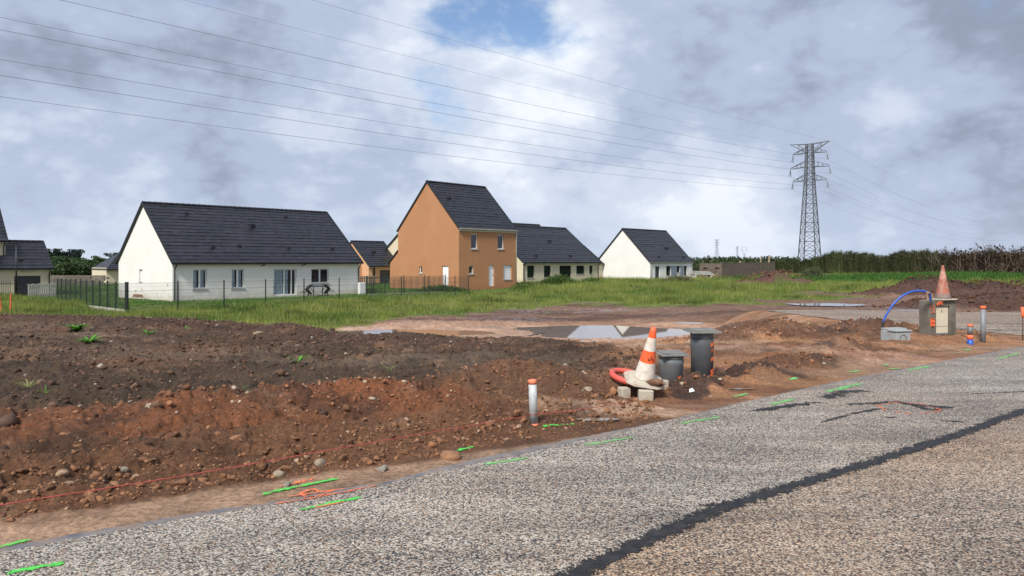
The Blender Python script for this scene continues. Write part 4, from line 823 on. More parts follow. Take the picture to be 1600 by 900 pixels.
# wooden boards, railings left
M_wood_w = mat('weathered_white_board', (.50, .47, .42), .8, .2, 4); 
P0 = lift(44, 55); P1 = lift(88, 57.5); rt_ = empty('board_fence', (P0[0], P0[1], -1.25), math.atan2(P1[1] - P0[1], P1[0] - P0[0])); tag(rt_, 'low fence of pale vertical boards in front of the garage wing', 'fence')
m = MB(); LnF = math.hypot(P1[0] - P0[0], P1[1] - P0[1]); k = 13
for j in range(k): m.box(j * LnF / k, j * LnF / k + LnF / k * .72, -.012, .012, .0, 1.12 + .02 * (j % 3))
m.build('board', M_wood_w, rt_); m = MB(); m.box(0, LnF, .014, .05, .25, .33); m.box(0, LnF, .014, .05, .95, 1.03); m.build('rail', M_black, rt_)
P0 = lift(-60, 56); P1 = lift(21, 56); rt_ = empty('railing', (P0[0], P0[1], -1.25)); tag(rt_, 'black metal railing in front of the cream house at the far left edge', 'railing')
m = MB(); LnF = P1[0] - P0[0]
for j in range(int(LnF / .16)): m.box(j * .16, j * .16 + .03, -.012, .012, 0, 1.35)
m.build('bar', M_black, rt_); m = MB(); m.box(0, LnF, .014, .04, .2, .25); m.box(0, LnF, .014, .04, 1.1, 1.15); m.build('rail', M_black, rt_)
# picket fence behind at peach house
P0 = lift(563, 76); P1 = lift(593, 78); rt_ = empty('picket_fence', (P0[0], P0[1], -1.1), math.atan2(P1[1] - P0[1], P1[0] - P0[0])); tag(rt_, 'grey picket fence in front of the small peach house', 'fence')
m = MB(); LnF = math.hypot(P1[0] - P0[0], P1[1] - P0[1])
for j in range(9): m.box(j * .23, j * .23 + .13, -.012, .012, 0, 1.15)
m.build('board', mat('grey_wood', (.16, .15, .13), .85), rt_); m = MB(); m.box(0, LnF, .014, .05, .3, .36); m.box(0, LnF, .014, .05, .9, .96); m.build('rail', M_black, rt_)
# old plank wall behind the side fence
P0 = lift(76, 82); P1 = lift(160, 82); rt_ = MB(); LnF = P1[0] - P0[0]; rr = random.Random(3)
for k in range(6):
    xx = 0
    while xx < LnF: l_ = rr.uniform(.5, 1.1); rt_.box(xx, xx + l_ - .03, rr.uniform(-.02, .02), .3, k * .21, k * .21 + .19); xx += l_
o = rt_.build('garden_wall', mat('rough_stone', (.14, .12, .10), .9, .45, 2.5, .4, 10)); o.location = (P0[0], 82, -1.25); tag(o, 'low wall of rough dark stone below the trees, behind the side fence', 'wall')
# street lamp
x_, y_ = lift(25.5, 56.5); rt_ = empty('street_lamp', (x_, y_, -1.3)); tag(rt_, 'slim black street lamp with flat head in front of the garage wing', 'street lamp')
m = MB(); m.tube([(0, 0, 0), (0, 0, 4.3)], [.07, .05], 10); m.build('pole', M_black, rt_); m = MB(); m.box(-.4, .45, -.12, .12, 4.3, 4.38); m.build('lamp_head', M_black, rt_)
# orange stakes
M_ow = mat('orange_wood', (.50, .10, .03), .8, .2, 9)
for px, tilt, lab in ((2.5, -.12, 'leaning orange wooden stake in the grass at the left edge of the photo'), (16, .03, 'upright orange wooden stake in the grass below the street lamp')):
    x_, y_ = lift(px, 40); m = MB(); m.box(-.035, .035, -.02, .02, -.1, 1.05); m.add([(-.035, -.02, 1.05), (.035, -.02, 1.05), (.035, .02, 1.05), (-.035, .02, 1.05), (0, 0, 1.12)], [(0, 1, 4), (1, 2, 4), (2, 3, 4), (3, 0, 4)])
    o = m.build('survey_stake', M_ow); o.location = (x_, y_, gz(x_, y_) + .05); o.rotation_euler = (0, tilt, 0); tag(o, lab, 'stake', 'orange survey stakes')

# patio furniture ---------------------------------------------------
def local1(u_, d, z=0): v = Matrix.Rotation(LONG, 3, 'Z') @ Vector((u_, d, 0)); return (A1[0] + v.x, A1[1] + v.y, B1 + z)
M_plast = mat('black_plastic', (.012, .012, .014), .5, .2, 8)
ut = ufront(A1, 487); t_ = empty('patio_table', local1(ut, -.9), LONG); tag(t_, 'black rectangular patio table standing between two tilted chairs', 'table')
m = MB(); m.bbox(-.72, .72, -.45, .45, .70, .74, .012); m.build('tabletop', M_plast, t_)
for sx_ in (-.62, .62):
    for sy_ in (-.35, .35): m = MB(); m.tube([(sx_, sy_, 0), (sx_ * .97, sy_, .70)], .032, 8); m.build('leg', M_plast, t_)
def chair(u_, sgn, label):
    r_ = empty('patio_chair', local1(u_, -.9, .02), LONG); tag(r_, label, 'chair', 'patio chairs leaning on the table')
    tl = Matrix.Translation((0, 0, .05)) @ Matrix.Rotation(sgn * math.radians(50), 4, 'Y')
    m = MB(); m.box(-.24, .24, -.24, .24, .42, .46, M=tl); m.build('seat', M_plast, r_)
    m = MB()
    for k in range(7): y0 = -.24 + k * .07; m.box(-.27 - .0, -.235, y0, y0 + .045, .46, .92 if 0 < k < 6 else .86, M=tl) if sgn > 0 else m.box(.235, .27, y0, y0 + .045, .46, .92 if 0 < k < 6 else .86, M=tl)
    m.box(-.275, -.23, -.25, .24, .86, .93, M=tl) if sgn > 0 else m.box(.23, .275, -.25, .24, .86, .93, M=tl); m.build('backrest', M_plast, r_)
    for sx_ in (-.2, .2):
        for sy_ in (-.2, .2): m = MB(); m.bar(tl @ Vector((sx_, sy_, .42)), tl @ Vector((sx_ * 1.3, sy_ * 1.15, .0)), .04); m.build('leg', M_plast, r_)
    for sy_ in (-.26, .24): m = MB(); m.bar(tl @ Vector((-.25, sy_, .64)), tl @ Vector((.25, sy_, .64)), .04); m.build('armrest', M_plast, r_)
    r_.location.z = B1 + .02
chair(ut - 1.15, 1, 'black plastic chair tipped against the left end of the patio table'); chair(ut + 1.12, -1, 'black plastic chair tipped against the right end of the patio table')
x_, y_, z_ = local1(14.75, -.5); m = MB(); m.bbox(-.28, .28, -.15, .15, -.1, .92, .015); m.box(-.24, .24, -.158, -.151, .1, .86); o = m.build('meter_box', M_white); o.location = (x_, y_, z_); o.rotation_euler = (0, 0, LONG); tag(o, 'white utility box standing at the right corner of the long bungalow', 'utility box')
pt = Vector(local1(-.45, 4.6)); m = MB()
for k in range(4): m.box(-.6 + .05 * k, 1.1 - .1 * k, -.07, .07, .0 + k * .05, .04 + k * .05)
m.box(.2, .28, -.4, .4, -.03, .0)
o = m.build('plank_pile', mat('brown_boards', (.25, .14, .09), .85)); o.location = (pt.x, pt.y, B1 + .12); o.rotation_euler = (0, 0, LONG + math.pi / 2); tag(o, 'small pile of brown planks on the grass at the foot of the blank cream gable', 'planks')

# ------------------------------------------------------------------ PYLON AND LINES
M_steel = mat('galvanised_steel', (.10, .10, .115), .6, .15, .5); M_insul = mat('glass_insulator', (.20, .23, .26), .3, .1, 3); M_wire = mat('aluminium_cable', (.26, .27, .30), .6, .1, 1)
DW = Vector((.685, .729, 0)); DA = Vector((.76, -.65, 0)).normalized()
def lattice(m, z0, z1, w0, w1, n, leg, br):
    for k in range(n):
        a, b_ = k / n, (k + 1) / n; za, zb = z0 + (z1 - z0) * a, z0 + (z1 - z0) * b_; wa, wb = (w0 + (w1 - w0) * a) / 2, (w0 + (w1 - w0) * b_) / 2
        cr_ = [(-1, -1), (1, -1), (1, 1), (-1, 1)]
        for i, (sx_, sy_) in enumerate(cr_):
            tx, ty = cr_[(i + 1) % 4]; m.bar((sx_ * wa, sy_ * wa, za), (sx_ * wb, sy_ * wb, zb), leg)
            m.bar((sx_ * wa, sy_ * wa, za), (tx * wb, ty * wb, zb), br); m.bar((tx * wa, ty * wa, za), (sx_ * wb, sy_ * wb, zb), br)
            m.bar((sx_ * wb, sy_ * wb, zb), (tx * wb, ty * wb, zb), br * 1.2)
PY = Vector((93, 230, -1.2)); ph_ = PY.z
py_ = empty('electricity_pylon', PY, math.atan2(DA.y, DA.x)); tag(py_, 'tall dark steel lattice pylon carrying the overhead lines, largest of the pylons', 'pylon', 'pylons')
m = MB(); lattice(m, 0, 26.5, 5.6, 2.6, 9, .26, .11); lattice(m, 26.5, 39.2, 2.6, 1.7, 7, .24, .12); m.build('lattice_tower', M_steel, py_)
tips = []
for (zt, hw, zr) in ((36.4, 5.15, 38.2), (32.0, 5.9, 34.0), (27.8, 5.2, 29.9)):
    for s_ in (-1, 1):
        m = MB(); tipv = Vector((s_ * hw, 0, zt - .15 + 1.35 * 0))
        for sy_ in (-1, 1):
            m.bar((s_ * 1.1, sy_ * .95, zt + .1), tipv, .16); m.bar((s_ * 1.05, sy_ * .9, zr), tipv + Vector((0, 0, .25)), .16)
            for f_ in (.3, .6): m.bar(Vector((s_ * 1.1, sy_ * .95, zt + .1)).lerp(tipv, f_), Vector((s_ * 1.05, sy_ * .9, zr)).lerp(tipv, f_), .09)
        m.build('crossarm', M_steel, py_)
        for dv in (-1, 1):
            ins = MB(); e_ = tipv + Vector((s_ * .25, dv * .75, -2.2)); pts = []; rr_ = []
            for k in range(15):
                pts.append(tipv.lerp(e_, .08 + .92 * k / 14)); rr_.append(.18 if k % 2 else .07)
            ins.tube(pts, rr_, 8); ins.build('insulator', M_insul, py_)
        tips.append((tipv + Vector((s_ * .25, 0, -2.3)), .026))
for s_ in (-1, 1):
    m = MB(); t2 = Vector((s_ * 6.0, 0, 39.6))
    for sy_ in (-1, 1): m.bar((s_ * .85, sy_ * .85, 39.2), t2, .16); m.bar((s_ * .95, sy_ * .9, 36.6), t2, .16); m.bar(Vector((s_ * .85, sy_ * .85, 39.2)).lerp(t2, .5), Vector((s_ * .95, sy_ * .9, 36.6)).lerp(t2, .5), .09); m.bar((s_ * .95, sy_ * .9, 36.6), Vector((s_ * .85, sy_ * .85, 39.2)).lerp(t2, .5), .09)
    m.build('earth_wire_arm', M_steel, py_); tips.append((t2, .018))
names = ['upper left conductor cable strung from the left of the top crossarm', 'upper right conductor cable strung from the right of the top crossarm', 'middle left conductor cable strung from the longest crossarm', 'middle right conductor cable strung from the longest crossarm',
         'lowest left conductor cable strung from the bottom crossarm', 'lowest right conductor cable strung from the bottom crossarm', 'thin earth wire strung from the left horn of the pylon', 'thin earth wire strung from the right horn of the pylon']
for (tp, rad_), nm in zip(tips, names):
    P = PY + DA * tp.x + Vector((0, 0, tp.z)); m = MB()
    sg = 4.3 * 1.1 if rad_ > .02 else 3.2
    pts = [P - DW * s_ + Vector((0, 0, -4 * sg * (s_ / 400) * (1 - s_ / 400) + (0 if rad_ > .04 else 0))) for s_ in np.linspace(0, 400, 60)]
    m.tube(pts, rad_, 5)
    pts = [P + DW * s_ * 1.0 + Vector((0, 0, -4 * 9 * (s_ / 400) * (1 - s_ / 400) - .012 * s_)) for s_ in np.linspace(0, 400, 30)]; m.tube(pts, rad_ * .9, 5)
    o = m.build('power_line', M_wire); tag(o, nm, 'power line', 'overhead power lines')
M_far = mat('haze_paled_steel', (.42, .46, .54), .8, .1, .1)  # pylon steel paled towards blue: haze of distance put into the base colour
def far_pylon(px, ytop, Y, kind, label):
    X = (px - 800) / F * Y; H = (HOR - ytop) / F * Y + CAMZ + 3; g = gz(X, Y, False); rt_ = empty('distant_pylon', (X, Y, g), .3); tag(rt_, label, 'pylon', 'pylons'); H = H - 0 - g - 3; m = MB(); s = H / 38
    if kind == 0:
        lattice(m, 0, H * .72, 6.5 * s, 2.6 * s, 6, .35, .2); lattice(m, H * .72, H, 2.6 * s, 2.2 * s, 3, .35, .2); m.build('lattice_tower', M_far, rt_); m = MB()
        for z in (.97, .86, .75): m.bar((-6 * s, 0, H * z), (6 * s, 0, H * z), .45); m.bar((-6 * s, 0, H * z), (0, 0, H * (z + .03)), .3); m.bar((6 * s, 0, H * z), (0, 0, H * (z + .03)), .3)
        m.bar((0, 0, H * .97), (-5 * s, 0, H * 1.02), .3); m.bar((0, 0, H * .97), (5 * s, 0, H * 1.02), .3); m.build('crossarm', M_far, rt_)
    else:
        lattice(m, 0, H * .55, 5.5 * s, 2.2 * s, 5, .35, .22)
        for s_ in (-1, 1): m.bar((0, 0, H * .5), (s_ * 7 * s, 0, H * .72), .5); m.bar((s_ * 7 * s, 0, H * .72), (s_ * 6.5 * s, 0, H), .5); m.bar((s_ * 4 * s, 0, H * .72), (s_ * 6.5 * s, 0, H * .95), .35)
        m.build('lattice_tower', M_far, rt_); m = MB(); m.bar((-12 * s, 0, H * .72), (12 * s, 0, H * .72), .5); m.bar((-9 * s, 0, H * .95), (9 * s, 0, H * .95), .4); m.build('crossarm', M_far, rt_)
far_pylon(1120, 374, 1050, 0, 'faint distant pylon with three crossarms, standing alone left of the block shell')
far_pylon(1152, 385, 1400, 0, 'thin distant pylon, left one of the close pair above the block shell')
far_pylon(1163, 385, 1250, 1, 'wide armed distant pylon, right one of the close pair above the block shell')
far_pylon(1540, 368, 1150, 1, 'pale distant pylon rising behind the dead brush at the far right')

# ------------------------------------------------------------------ FOREGROUND OBJECTS
M_con_or = mat('orange_cone_pvc', (.80, .11, .025), .5, .12, 9, dirt=(.45, .20, .12), dscale=14, damt=.5); M_con_wh = mat('reflective_white', (.68, .63, .55), .5, .08, 9, dirt=(.42, .30, .20), dscale=14, damt=.7)
M_base = mat('dirty_cone_base', (.52, .47, .38), .8, .15, 9, dirt=(.24, .14, .08), dscale=9, damt=.9); M_pvc = mat('grey_pvc', (.135, .155, .165), .45, .12, 5, dirt=(.20, .15, .11), dscale=9, damt=.5); M_pvc2 = mat('dark_grey_pvc', (.075, .088, .10), .42, .12, 5, dirt=(.16, .12, .09), dscale=9, damt=.4)
M_lid = mat('dusty_lid', (.14, .145, .14), .7, .2, 8, .4, 40, dirt=(.26, .22, .17), dscale=9, damt=.7); M_redh = mat('red_ribbed_hose', (.60, .08, .06), .5, .15, 9, dirt=(.35, .13, .08), dscale=14, damt=.6)
M_paint_or = mat('orange_spray', (.80, .15, .05), .6, .15, 20); M_soiln = mat('clinging_mud', (.17, .09, .05), .95, .3, 14, .9, 40)
M_pale = mat('pale_concrete', (.46, .42, .33), .85, .12, 9, .4, 60, dirt=(.28, .17, .10), dscale=9, damt=.8); M_blue = mat('blue_pe_pipe', (.015, .085, .42), .4, .08, 6); M_blk = mat('black_sleeve', (.015, .015, .017), .5, .1, 6); M_oldcone = mat('faded_cone', (.34, .095, .055), .7, .22, 10, dirt=(.40, .30, .24), dscale=13, damt=.85)
M_oldcone2 = mat('faded_cone_band', (.42, .24, .18), .7, .22, 10, dirt=(.42, .13, .08), dscale=15, damt=.7); M_grime = mat('grimy_cone_foot', (.22, .17, .14), .8, .2, 10); M_panel = mat('cream_cabinet_door', (.62, .56, .42), .5, .05, 5, dirt=(.5, .42, .30), dscale=4, damt=.4); M_scr = mat('galvanised_box', (.33, .36, .36), .5, .12, 8, dirt=(.2, .15, .11), dscale=8, damt=.6)
M_ink = mat('black_ink', (.02, .02, .02), .7)
def gpos(px, py, z=0.03):
    for _ in range(6): x_, y_ = unpr(px, py, z); z = gz(x_, y_, False)
    return x_, y_, z
# cone on blocks
x_, y_ = lift(1006, 9.0); zc = .185; cone = empty('traffic_cone', (x_, y_, zc)); tag(cone, 'orange and white striped traffic cone tilted on pale blocks and the red hose', 'traffic cone', 'traffic cones')
CM = Matrix.Rotation(math.radians(8), 4, 'Y') @ Matrix.Rotation(math.radians(13), 4, 'X')
H = .68; rb, rtp = .135, .032; rz_ = lambda z: rb + (rtp - rb) * (z / H)
m = MB(); zs = [0.03, .10, .25, .40, .56, H]; cm = [1, 1, 0, 1, 0]
prof = []; mats_ = []
for k in range(5):
    for j in range(3): prof.append((rz_(zs[k] + (zs[k + 1] - zs[k]) * j / 3), zs[k] + (zs[k + 1] - zs[k]) * j / 3)); mats_.append(cm[k])
prof += [(rz_(H), H), (rz_(H) * .6, H + .006)]; mats_ += [0]
m.lathe(prof, 32, M=CM, mats=mats_ + [0]); cb_ = m.build('cone_body', [M_con_or, M_con_wh], cone)
m = MB(); s_ = .235; c_ = .09
for z0, z1, sc_ in ((-.005, .018, 1.0), (.018, .034, .86)):
    P = [(-s_ + c_, -s_), (s_ - c_, -s_), (s_, -s_ + c_), (s_, s_ - c_), (s_ - c_, s_), (-s_ + c_, s_), (-s_, s_ - c_), (-s_, -s_ + c_)]
    V = [CM @ Vector((a * sc_, b_ * sc_, z0)) for a, b_ in P] + [CM @ Vector((a * sc_ * .97, b_ * sc_ * .97, z1)) for a, b_ in P]
    m.add(V, [tuple(range(7, -1, -1)), tuple(range(8, 16))] + [(k, (k + 1) % 8, 8 + (k + 1) % 8, 8 + k) for k in range(8)])
m.build('cone_base', M_base, cone)
m = MB(); rr = random.Random(4)
for k in range(7):   # scribble on the orange band
    a0 = -1.75 + k * .11; z0 = .315 + rr.uniform(-.012, .012); z1 = z0 + rr.uniform(-.03, .03)
    p = [CM @ Vector(((rz_(z) + .003) * math.cos(a), (rz_(z) + .003) * math.sin(a), z)) for a, z in ((a0, z0), (a0 + .1, z1))]; m.bar(p[0], p[1], .006)
m.build('scribble', M_ink, cone)
I3, F3 = ico(3); V = I3 * (1 + .5 * fbm(I3[:, 0:1] * 3, I3[:, 1:2] * 3 + I3[:, 2:3] * 2, 1, 3, 9)); V = V * np.array([.11, .075, .04]) * (1 + .35 * (np.random.default_rng(5).random((len(I3), 1)) - .5)); o = mesh_np('mud_clump', V, F3, 3, M_soiln); o.parent = cone; o.location = CM @ Vector((.10, -.16, .05))
# concrete blocks under it
for (px, py, w, lab) in ((976.5, 622, .125, 'small pale concrete block under the cone, left of three, below the red hose'), (1010, 626, .175, 'pale concrete block directly below the striped cone, biggest of three'), (1037, 615, .11, 'pale concrete block half buried in mud, right of the three under the cone')):
    x_, y_, z_ = gpos(px, py); m = MB(); m.bbox(-w / 2, w / 2, -.06, .07, -.08, .13, .012); o = m.build('concrete_block', M_pale); o.location = (x_, y_ + .06, z_ - .01); o.rotation_euler = (0, .03, .35 if w < .15 else -.05); tag(o, lab, 'concrete block', 'blocks propping up the cone')
# red hose
x_, y_ = lift(978, 9.35); m = MB(); pts = []
for k in range(40):
    a = .25 + k / 39 * 5.4; pts.append((.19 * math.cos(a), .24 * math.sin(a), .02 + .05 * math.sin(a * .5 + .5)))
pts = [pts[0]] + pts; rr_ = [.036 + (.0035 if k % 2 else 0) for k in range(len(pts))]; m.tube(pts, rr_, 12); o = m.build('hose', M_redh); o.location = (x_ - .0, y_ - .1, gz(x_, y_, False) + .03); o.rotation_euler = (.10, .05, .2); tag(o, 'loop of thick red ribbed hose lying under the striped cone', 'hose')
# manhole risers
def riser(px, Y, h, r, m_, label, marks, lidrot=.3, lidw=.235, zb=None):
    x_, y_ = lift(px, Y); z = gz(x_, y_, False) if zb is None else zb; rt_ = empty('sewer_riser', (x_, y_, z)); tag(rt_, label, 'drain riser', 'grey drain risers'); m = MB()
    prof = [(r, -.15), (r, h * .62), (r * 1.045, h * .66), (r * 1.045, h * .80), (r * 1.0, h * .83), (r * 1.0, h * .86), (r * 1.07, h * .88), (r * 1.07, h * .915), (r * 1.02, h * .93), (r * 1.06, h - .03), (r * 1.06, h)]
    m.lathe(prof, 36); m.build('pipe', m_, rt_)
    m = MB(); M_ = Matrix.Translation((0, 0, h)) @ Matrix.Rotation(lidrot, 4, 'Z') @ Matrix.Rotation(.03, 4, 'X'); m.bbox(-lidw, lidw, -lidw, lidw, 0, .022, .008, M=M_); m.box(-lidw * .8, lidw * .8, -lidw * .8, lidw * .8, .022, .034, M=M_); m.build('lid', M_lid, rt_)
    for (a0, a1, z0, z1) in marks:
        m = MB(); V = []; n_ = 6
        for i in range(n_ + 1):
            a = a0 + (a1 - a0) * i / n_
            for z in (z0 + (z1 - z0) * .35 * i / n_, z1 - (z1 - z0) * .2 * (1 - i / n_)): rr_ = r * (1.05 if z > h * .62 else 1.0) + .004; V.append((rr_ * math.cos(a), rr_ * math.sin(a), z))
        m.add(V, [(2 * i, 2 * i + 2, 2 * i + 3, 2 * i + 1) for i in range(n_)]); m.build('paint_mark', M_paint_or, rt_)
riser(1097, 10.2, .63, .152, M_pvc2, 'tall dark grey drain riser with square lid and orange marks, right of the short one', [(-1.05, -.55, .43, .50), (-.95, -.50, .36, .41), (-.95, -.5, .23, .30), (-1.0, -.5, .02, .14)], .12, .21, .035)
riser(1048.5, 9.85, .375, .158, M_pvc, 'short grey drain riser with dusty lid just behind the striped cone', [(-1.2, -.85, .04, .11)], .15, .19, .02)
# marker pipe by the string
x_, y_ = unpr(834, 666, .02); rt_ = empty('marker_pipe', (x_, y_, 0)); tag(rt_, 'grey upright marker pipe with orange ends, the red string passing its foot', 'marker pipe', 'marker pipes in the earth')
TM = Matrix.Rotation(math.radians(-1.5), 4, 'Y'); r = .040
m = MB(); m.lathe([(r, .05), (r, .435)], 20, M=TM); m.build('pipe', mat('weathered_grey_pipe', (.46, .47, .47), .6, .2, 14, dirt=(.12, .12, .12), dscale=20, damt=.6), rt_)
M_ob = mat('orange_band_paint', (.72, .20, .10), .6, .15, 20); m = MB(); m.lathe([(r + .002, -.06), (r + .002, .05)], 20, M=TM); m.build('orange_band', M_ob, rt_); m = MB(); m.lathe([(r + .001, .435), (r + .001, .478), (r * .8, .48)], 20, M=TM); m.build('orange_band', M_ob, rt_)
x_, y_ = lift(1516, 14.3); z = gz(x_, y_, False); rt_ = empty('marker_pipe', (x_, y_, z)); tag(rt_, 'short marker pipe banded grey, orange and blue at the foot, right of the meter block', 'marker pipe', 'marker pipes in the earth')
r = .05; m = MB(); m.lathe([(r, .19), (r, .35)], 20); m.build('pipe', M_pvc, rt_); m = MB(); m.lathe([(r + .002, .10), (r + .002, .19)], 20); m.build('orange_band', M_paint_or, rt_); m = MB(); m.lathe([(r + .001, .35), (r * .9, .39), (r * .5, .40)], 20); m.build('orange_band', M_paint_or, rt_); m = MB(); m.lathe([(r + .002, -.1), (r + .002, .10)], 20); m.build('blue_band', M_blue, rt_)
x_, y_ = lift(1536, 14.8); z = gz(x_, y_, False); rt_ = empty('marker_pipe', (x_, y_, z)); tag(rt_, 'tall thin grey marker pipe with an orange rim, right of the short blue footed one', 'marker pipe', 'marker pipes in the earth')
m = MB(); m.lathe([(.046, -.1), (.046, .66)], 20); m.build('pipe', mat('grey_pipe_light', (.18, .20, .22), .5, .15, 9, dirt=(.25, .2, .16), dscale=9, damt=.4), rt_); m = MB(); m.lathe([(.052, .66), (.052, .72)], 20); m.build('orange_band', M_paint_or, rt_)
x_, y_ = lift(1598, 15.3); z = gz(x_, y_, False); rt_ = empty('marker_rod', (x_, y_, z)); tag(rt_, 'thin steel rod with an orange cap at the right edge of the photo', 'marker rod')
m = MB(); m.tube([(0, 0, -.1), (0, 0, .68)], .009, 8); m.build('rod', mat('rusty_rod', (.08, .035, .02), .8), rt_); m = MB(); m.lathe([(.018, .46), (.032, .52), (.035, .68)], 10); m.build('orange_cap', M_paint_or, rt_)
# meter block
P0 = np.array([8.73, 15.4]); P1 = np.array([9.47, 15.69]); an = math.atan2(P1[1] - P0[1], P1[0] - P0[0]); Wb = float(np.hypot(*(P1 - P0))); zb = gz(9.0, 15.3, False) - .09
mbx = empty('meter_housing', (P0[0], P0[1], zb), an); tag(mbx, 'rough grey concrete meter housing with cream door, cone standing on top', 'meter housing')
HH = .86; m = MB(); m.bbox(0, .21, 0, .25, -.1, HH, .012); m.bbox(.61, Wb, 0, .25, -.1, HH, .012); m.box(.212, .608, 0.003, .25, HH - .13, HH - .004); m.box(.212, .608, .2, .24, -.1, HH - .131); m.build('concrete_frame', M_concrete, mbx)
m = MB(); m.bbox(.225, .597, .03, .09, .16, .72, .01); dr = m.build('door', M_panel, mbx); m = MB(); m.box(.39, .405, .018, .03, .60, .65); m.box(.235, .59, .026, .0295, .30, .306); m.build('handle', M_grime, dr)
m = MB(); m.box(.215, .605, .02, .08, .125, .157); m.box(.22, .24, .035, .08, .0, .125); m.box(.34, .36, .05, .09, -.05, .125); m.box(.45, .47, .05, .09, -.05, .125); m.box(.58, .60, .035, .08, -.05, .125); m.bar((.24, .04, .1), (.34, .04, .0), .015); m.build('metal_bracket', M_pvc, mbx)
rr = random.Random(8)
def strokes(pl, w, par, y0=-.003):
    for P in pl:
        m = MB()
        for a, b_ in zip(P[:-1], P[1:]): m.bar((a[0], y0, a[1]), (b_[0], y0, b_[1]), w, h=.005)
        m.build('paint_mark', M_paint_or, par)
strokes([[(.04, .66), (.04, .74), (.12, .75), (.13, .60), (.17, .59)], [(.05, .60), (.10, .62)]], .026, mbx)
strokes([[(.05, .32), (.05, .48), (.14, .48), (.14, .32), (.05, .32)], [(.05, .40), (.14, .40)], [(.095, .33), (.095, .47)]], .034, mbx)
strokes([[(.18, .79), (.22, .74), (.25, .81), (.28, .76)], [(.30, .83), (.30, .77), (.37, .77), (.37, .83), (.32, .81)]], .034, mbx)
# old cone
cx, cy = P0[0] + math.cos(an) * .56 - math.sin(an) * .13, P0[1] + math.sin(an) * .56 + math.cos(an) * .13
cone2 = empty('traffic_cone', (cx, cy, zb + HH), an); tag(cone2, 'worn faded red traffic cone standing on top of the concrete meter housing', 'traffic cone', 'traffic cones')
H = .73; rb, rtp = .155, .022; m = MB(); zs = [.02, .12, .29, .44, .60, .68, H]; cmx = [2, 0, 0, 1, 0, 0]; prof = []; mats_ = []
for k in range(6):
    for j in range(3): zz_ = zs[k] + (zs[k + 1] - zs[k]) * j / 3; prof.append((rz_(zz_), zz_)); mats_.append(cmx[k])
prof += [(rz_(H), H), (rz_(H) * .5, H + .005)]; mats_ += [0, 0]; m.lathe(prof, 28, mats=mats_); m.build('cone_body', [M_oldcone, M_oldcone2, M_grime], cone2)
m = MB(); m.bbox(-.21, .21, -.19, .19, 0, .022, .01); m.build('cone_base', M_base, cone2)
# blue pipe
def at(px, py, Y): return Vector(((px - 800) / F * Y, Y, CAMZ - (py - HOR) / F * Y))
def smooth(P, n=8):
    out = []; P = [P[0] * 2 - P[1]] + P + [P[-1] * 2 - P[-2]]
    for i in range(1, len(P) - 2):
        for k in range(n):
            t_ = k / n; a, b_, c, d = P[i - 1:i + 3]; out.append(.5 * ((2 * b_) + (c - a) * t_ + (2 * a - 5 * b_ + 4 * c - d) * t_ ** 2 + (3 * b_ - a - 3 * c + d) * t_ ** 3))
    return out + [P[-2]]
Ys = 15.2; bp_ = empty('water_pipe', at(1381, 529, Ys)); tag(bp_, 'bright blue water pipe arching from the ground to the meter housing top', 'water pipe'); o0 = Vector(bp_.location)
m = MB(); m.tube([p - o0 for p in smooth([at(1380, 503, Ys), at(1386, 490, Ys), at(1398, 473, Ys), at(1414, 460, Ys), at(1431, 454.5, Ys), at(1445, 455.5, Ys), at(1451.5, 458, Ys + .02), at(1453.5, 463, Ys + .05), at(1454, 470, Ys + .08)])], .021, 12); m.build('pipe', M_blue, bp_)
m = MB(); m.tube([p - o0 for p in smooth([at(1382, 531, Ys), at(1379.5, 520, Ys), at(1379, 512, Ys), at(1380.5, 502, Ys)])], .023, 10); m.build('black_sleeve', M_blk, bp_)
m = MB(); m.bar(at(1448.5, 469, Ys) - o0, at(1448, 455, Ys) - o0, .022); m.bar(at(1456, 469, Ys + .1) - o0, at(1456.5, 459, Ys + .1) - o0, .03); m.box(*[v for p in zip(*[(q - Vector((.03, .02, .02)), q + Vector((.03, .02, .02))) for q in [at(1449, 457, Ys) - o0]][0]) for v in p]); m.build('brass_fitting', mat('brass', (.35, .24, .16), .5, metal=.3), bp_)
# junction chamber
x_, y_, z_ = gpos(1402, 532); jb = empty('junction_box', (x_ - .02, y_, z_ - .02), .28); tag(jb, 'low pale grey box with round knockout and ajar lid beside the blue pipe', 'junction box')
m = MB(); m.bbox(0, .36, 0, .42, -.05, .19, .012); m.build('box_body', M_scr, jb)
m = MB(); 
for k in range(20):
    a, b_ = math.pi * 2 * k / 20, math.pi * 2 * (k + 1) / 20
    if math.sin(a) > -.8: m.bar((.17 + .075 * math.cos(a), -.004, .055 + .075 * math.sin(a)), (.17 + .075 * math.cos(b_), -.004, .055 + .075 * math.sin(b_)), .012)
m.build('knockout_ring', M_pvc, jb); m = MB(); m.bbox(-.02, .38, -.02, .22, .195, .22, .006); m.bbox(.05, .50, .24, .46, .20, .235, .006); m.build('lid', M_scr, jb)
# string
pts = [Vector((*unpr(-60, 803, .10), .10)), Vector((*unpr(0, 789, .12), .12)), Vector((*unpr(300, 741, .13), .13)), Vector((*unpr(600, 688, .14), .14)), Vector((*unpr(829, 649, .145), .145))]
m = MB(); m.tube(smooth(pts, 10), .0032, 5); x_, y_ = unpr(834, 666, .02); m.tube([Vector((x_ - .042, y_ - .03, .145)), Vector((x_, y_ - .044, .146)), Vector((x_ + .042, y_ - .03, .148))], .0035, 5)
m.tube(smooth([Vector((x_ + .042, y_ - .03, .147)), Vector((*unpr(900, 641, .14), .14)), Vector((*unpr(992, 626, .10), .10))], 8), .003, 5)
o = m.build('string_line', mat('red_string', (.42, .07, .06), .8)); tag(o, 'thin red builder string stretched low over the earth and round the marker pipe', 'string')
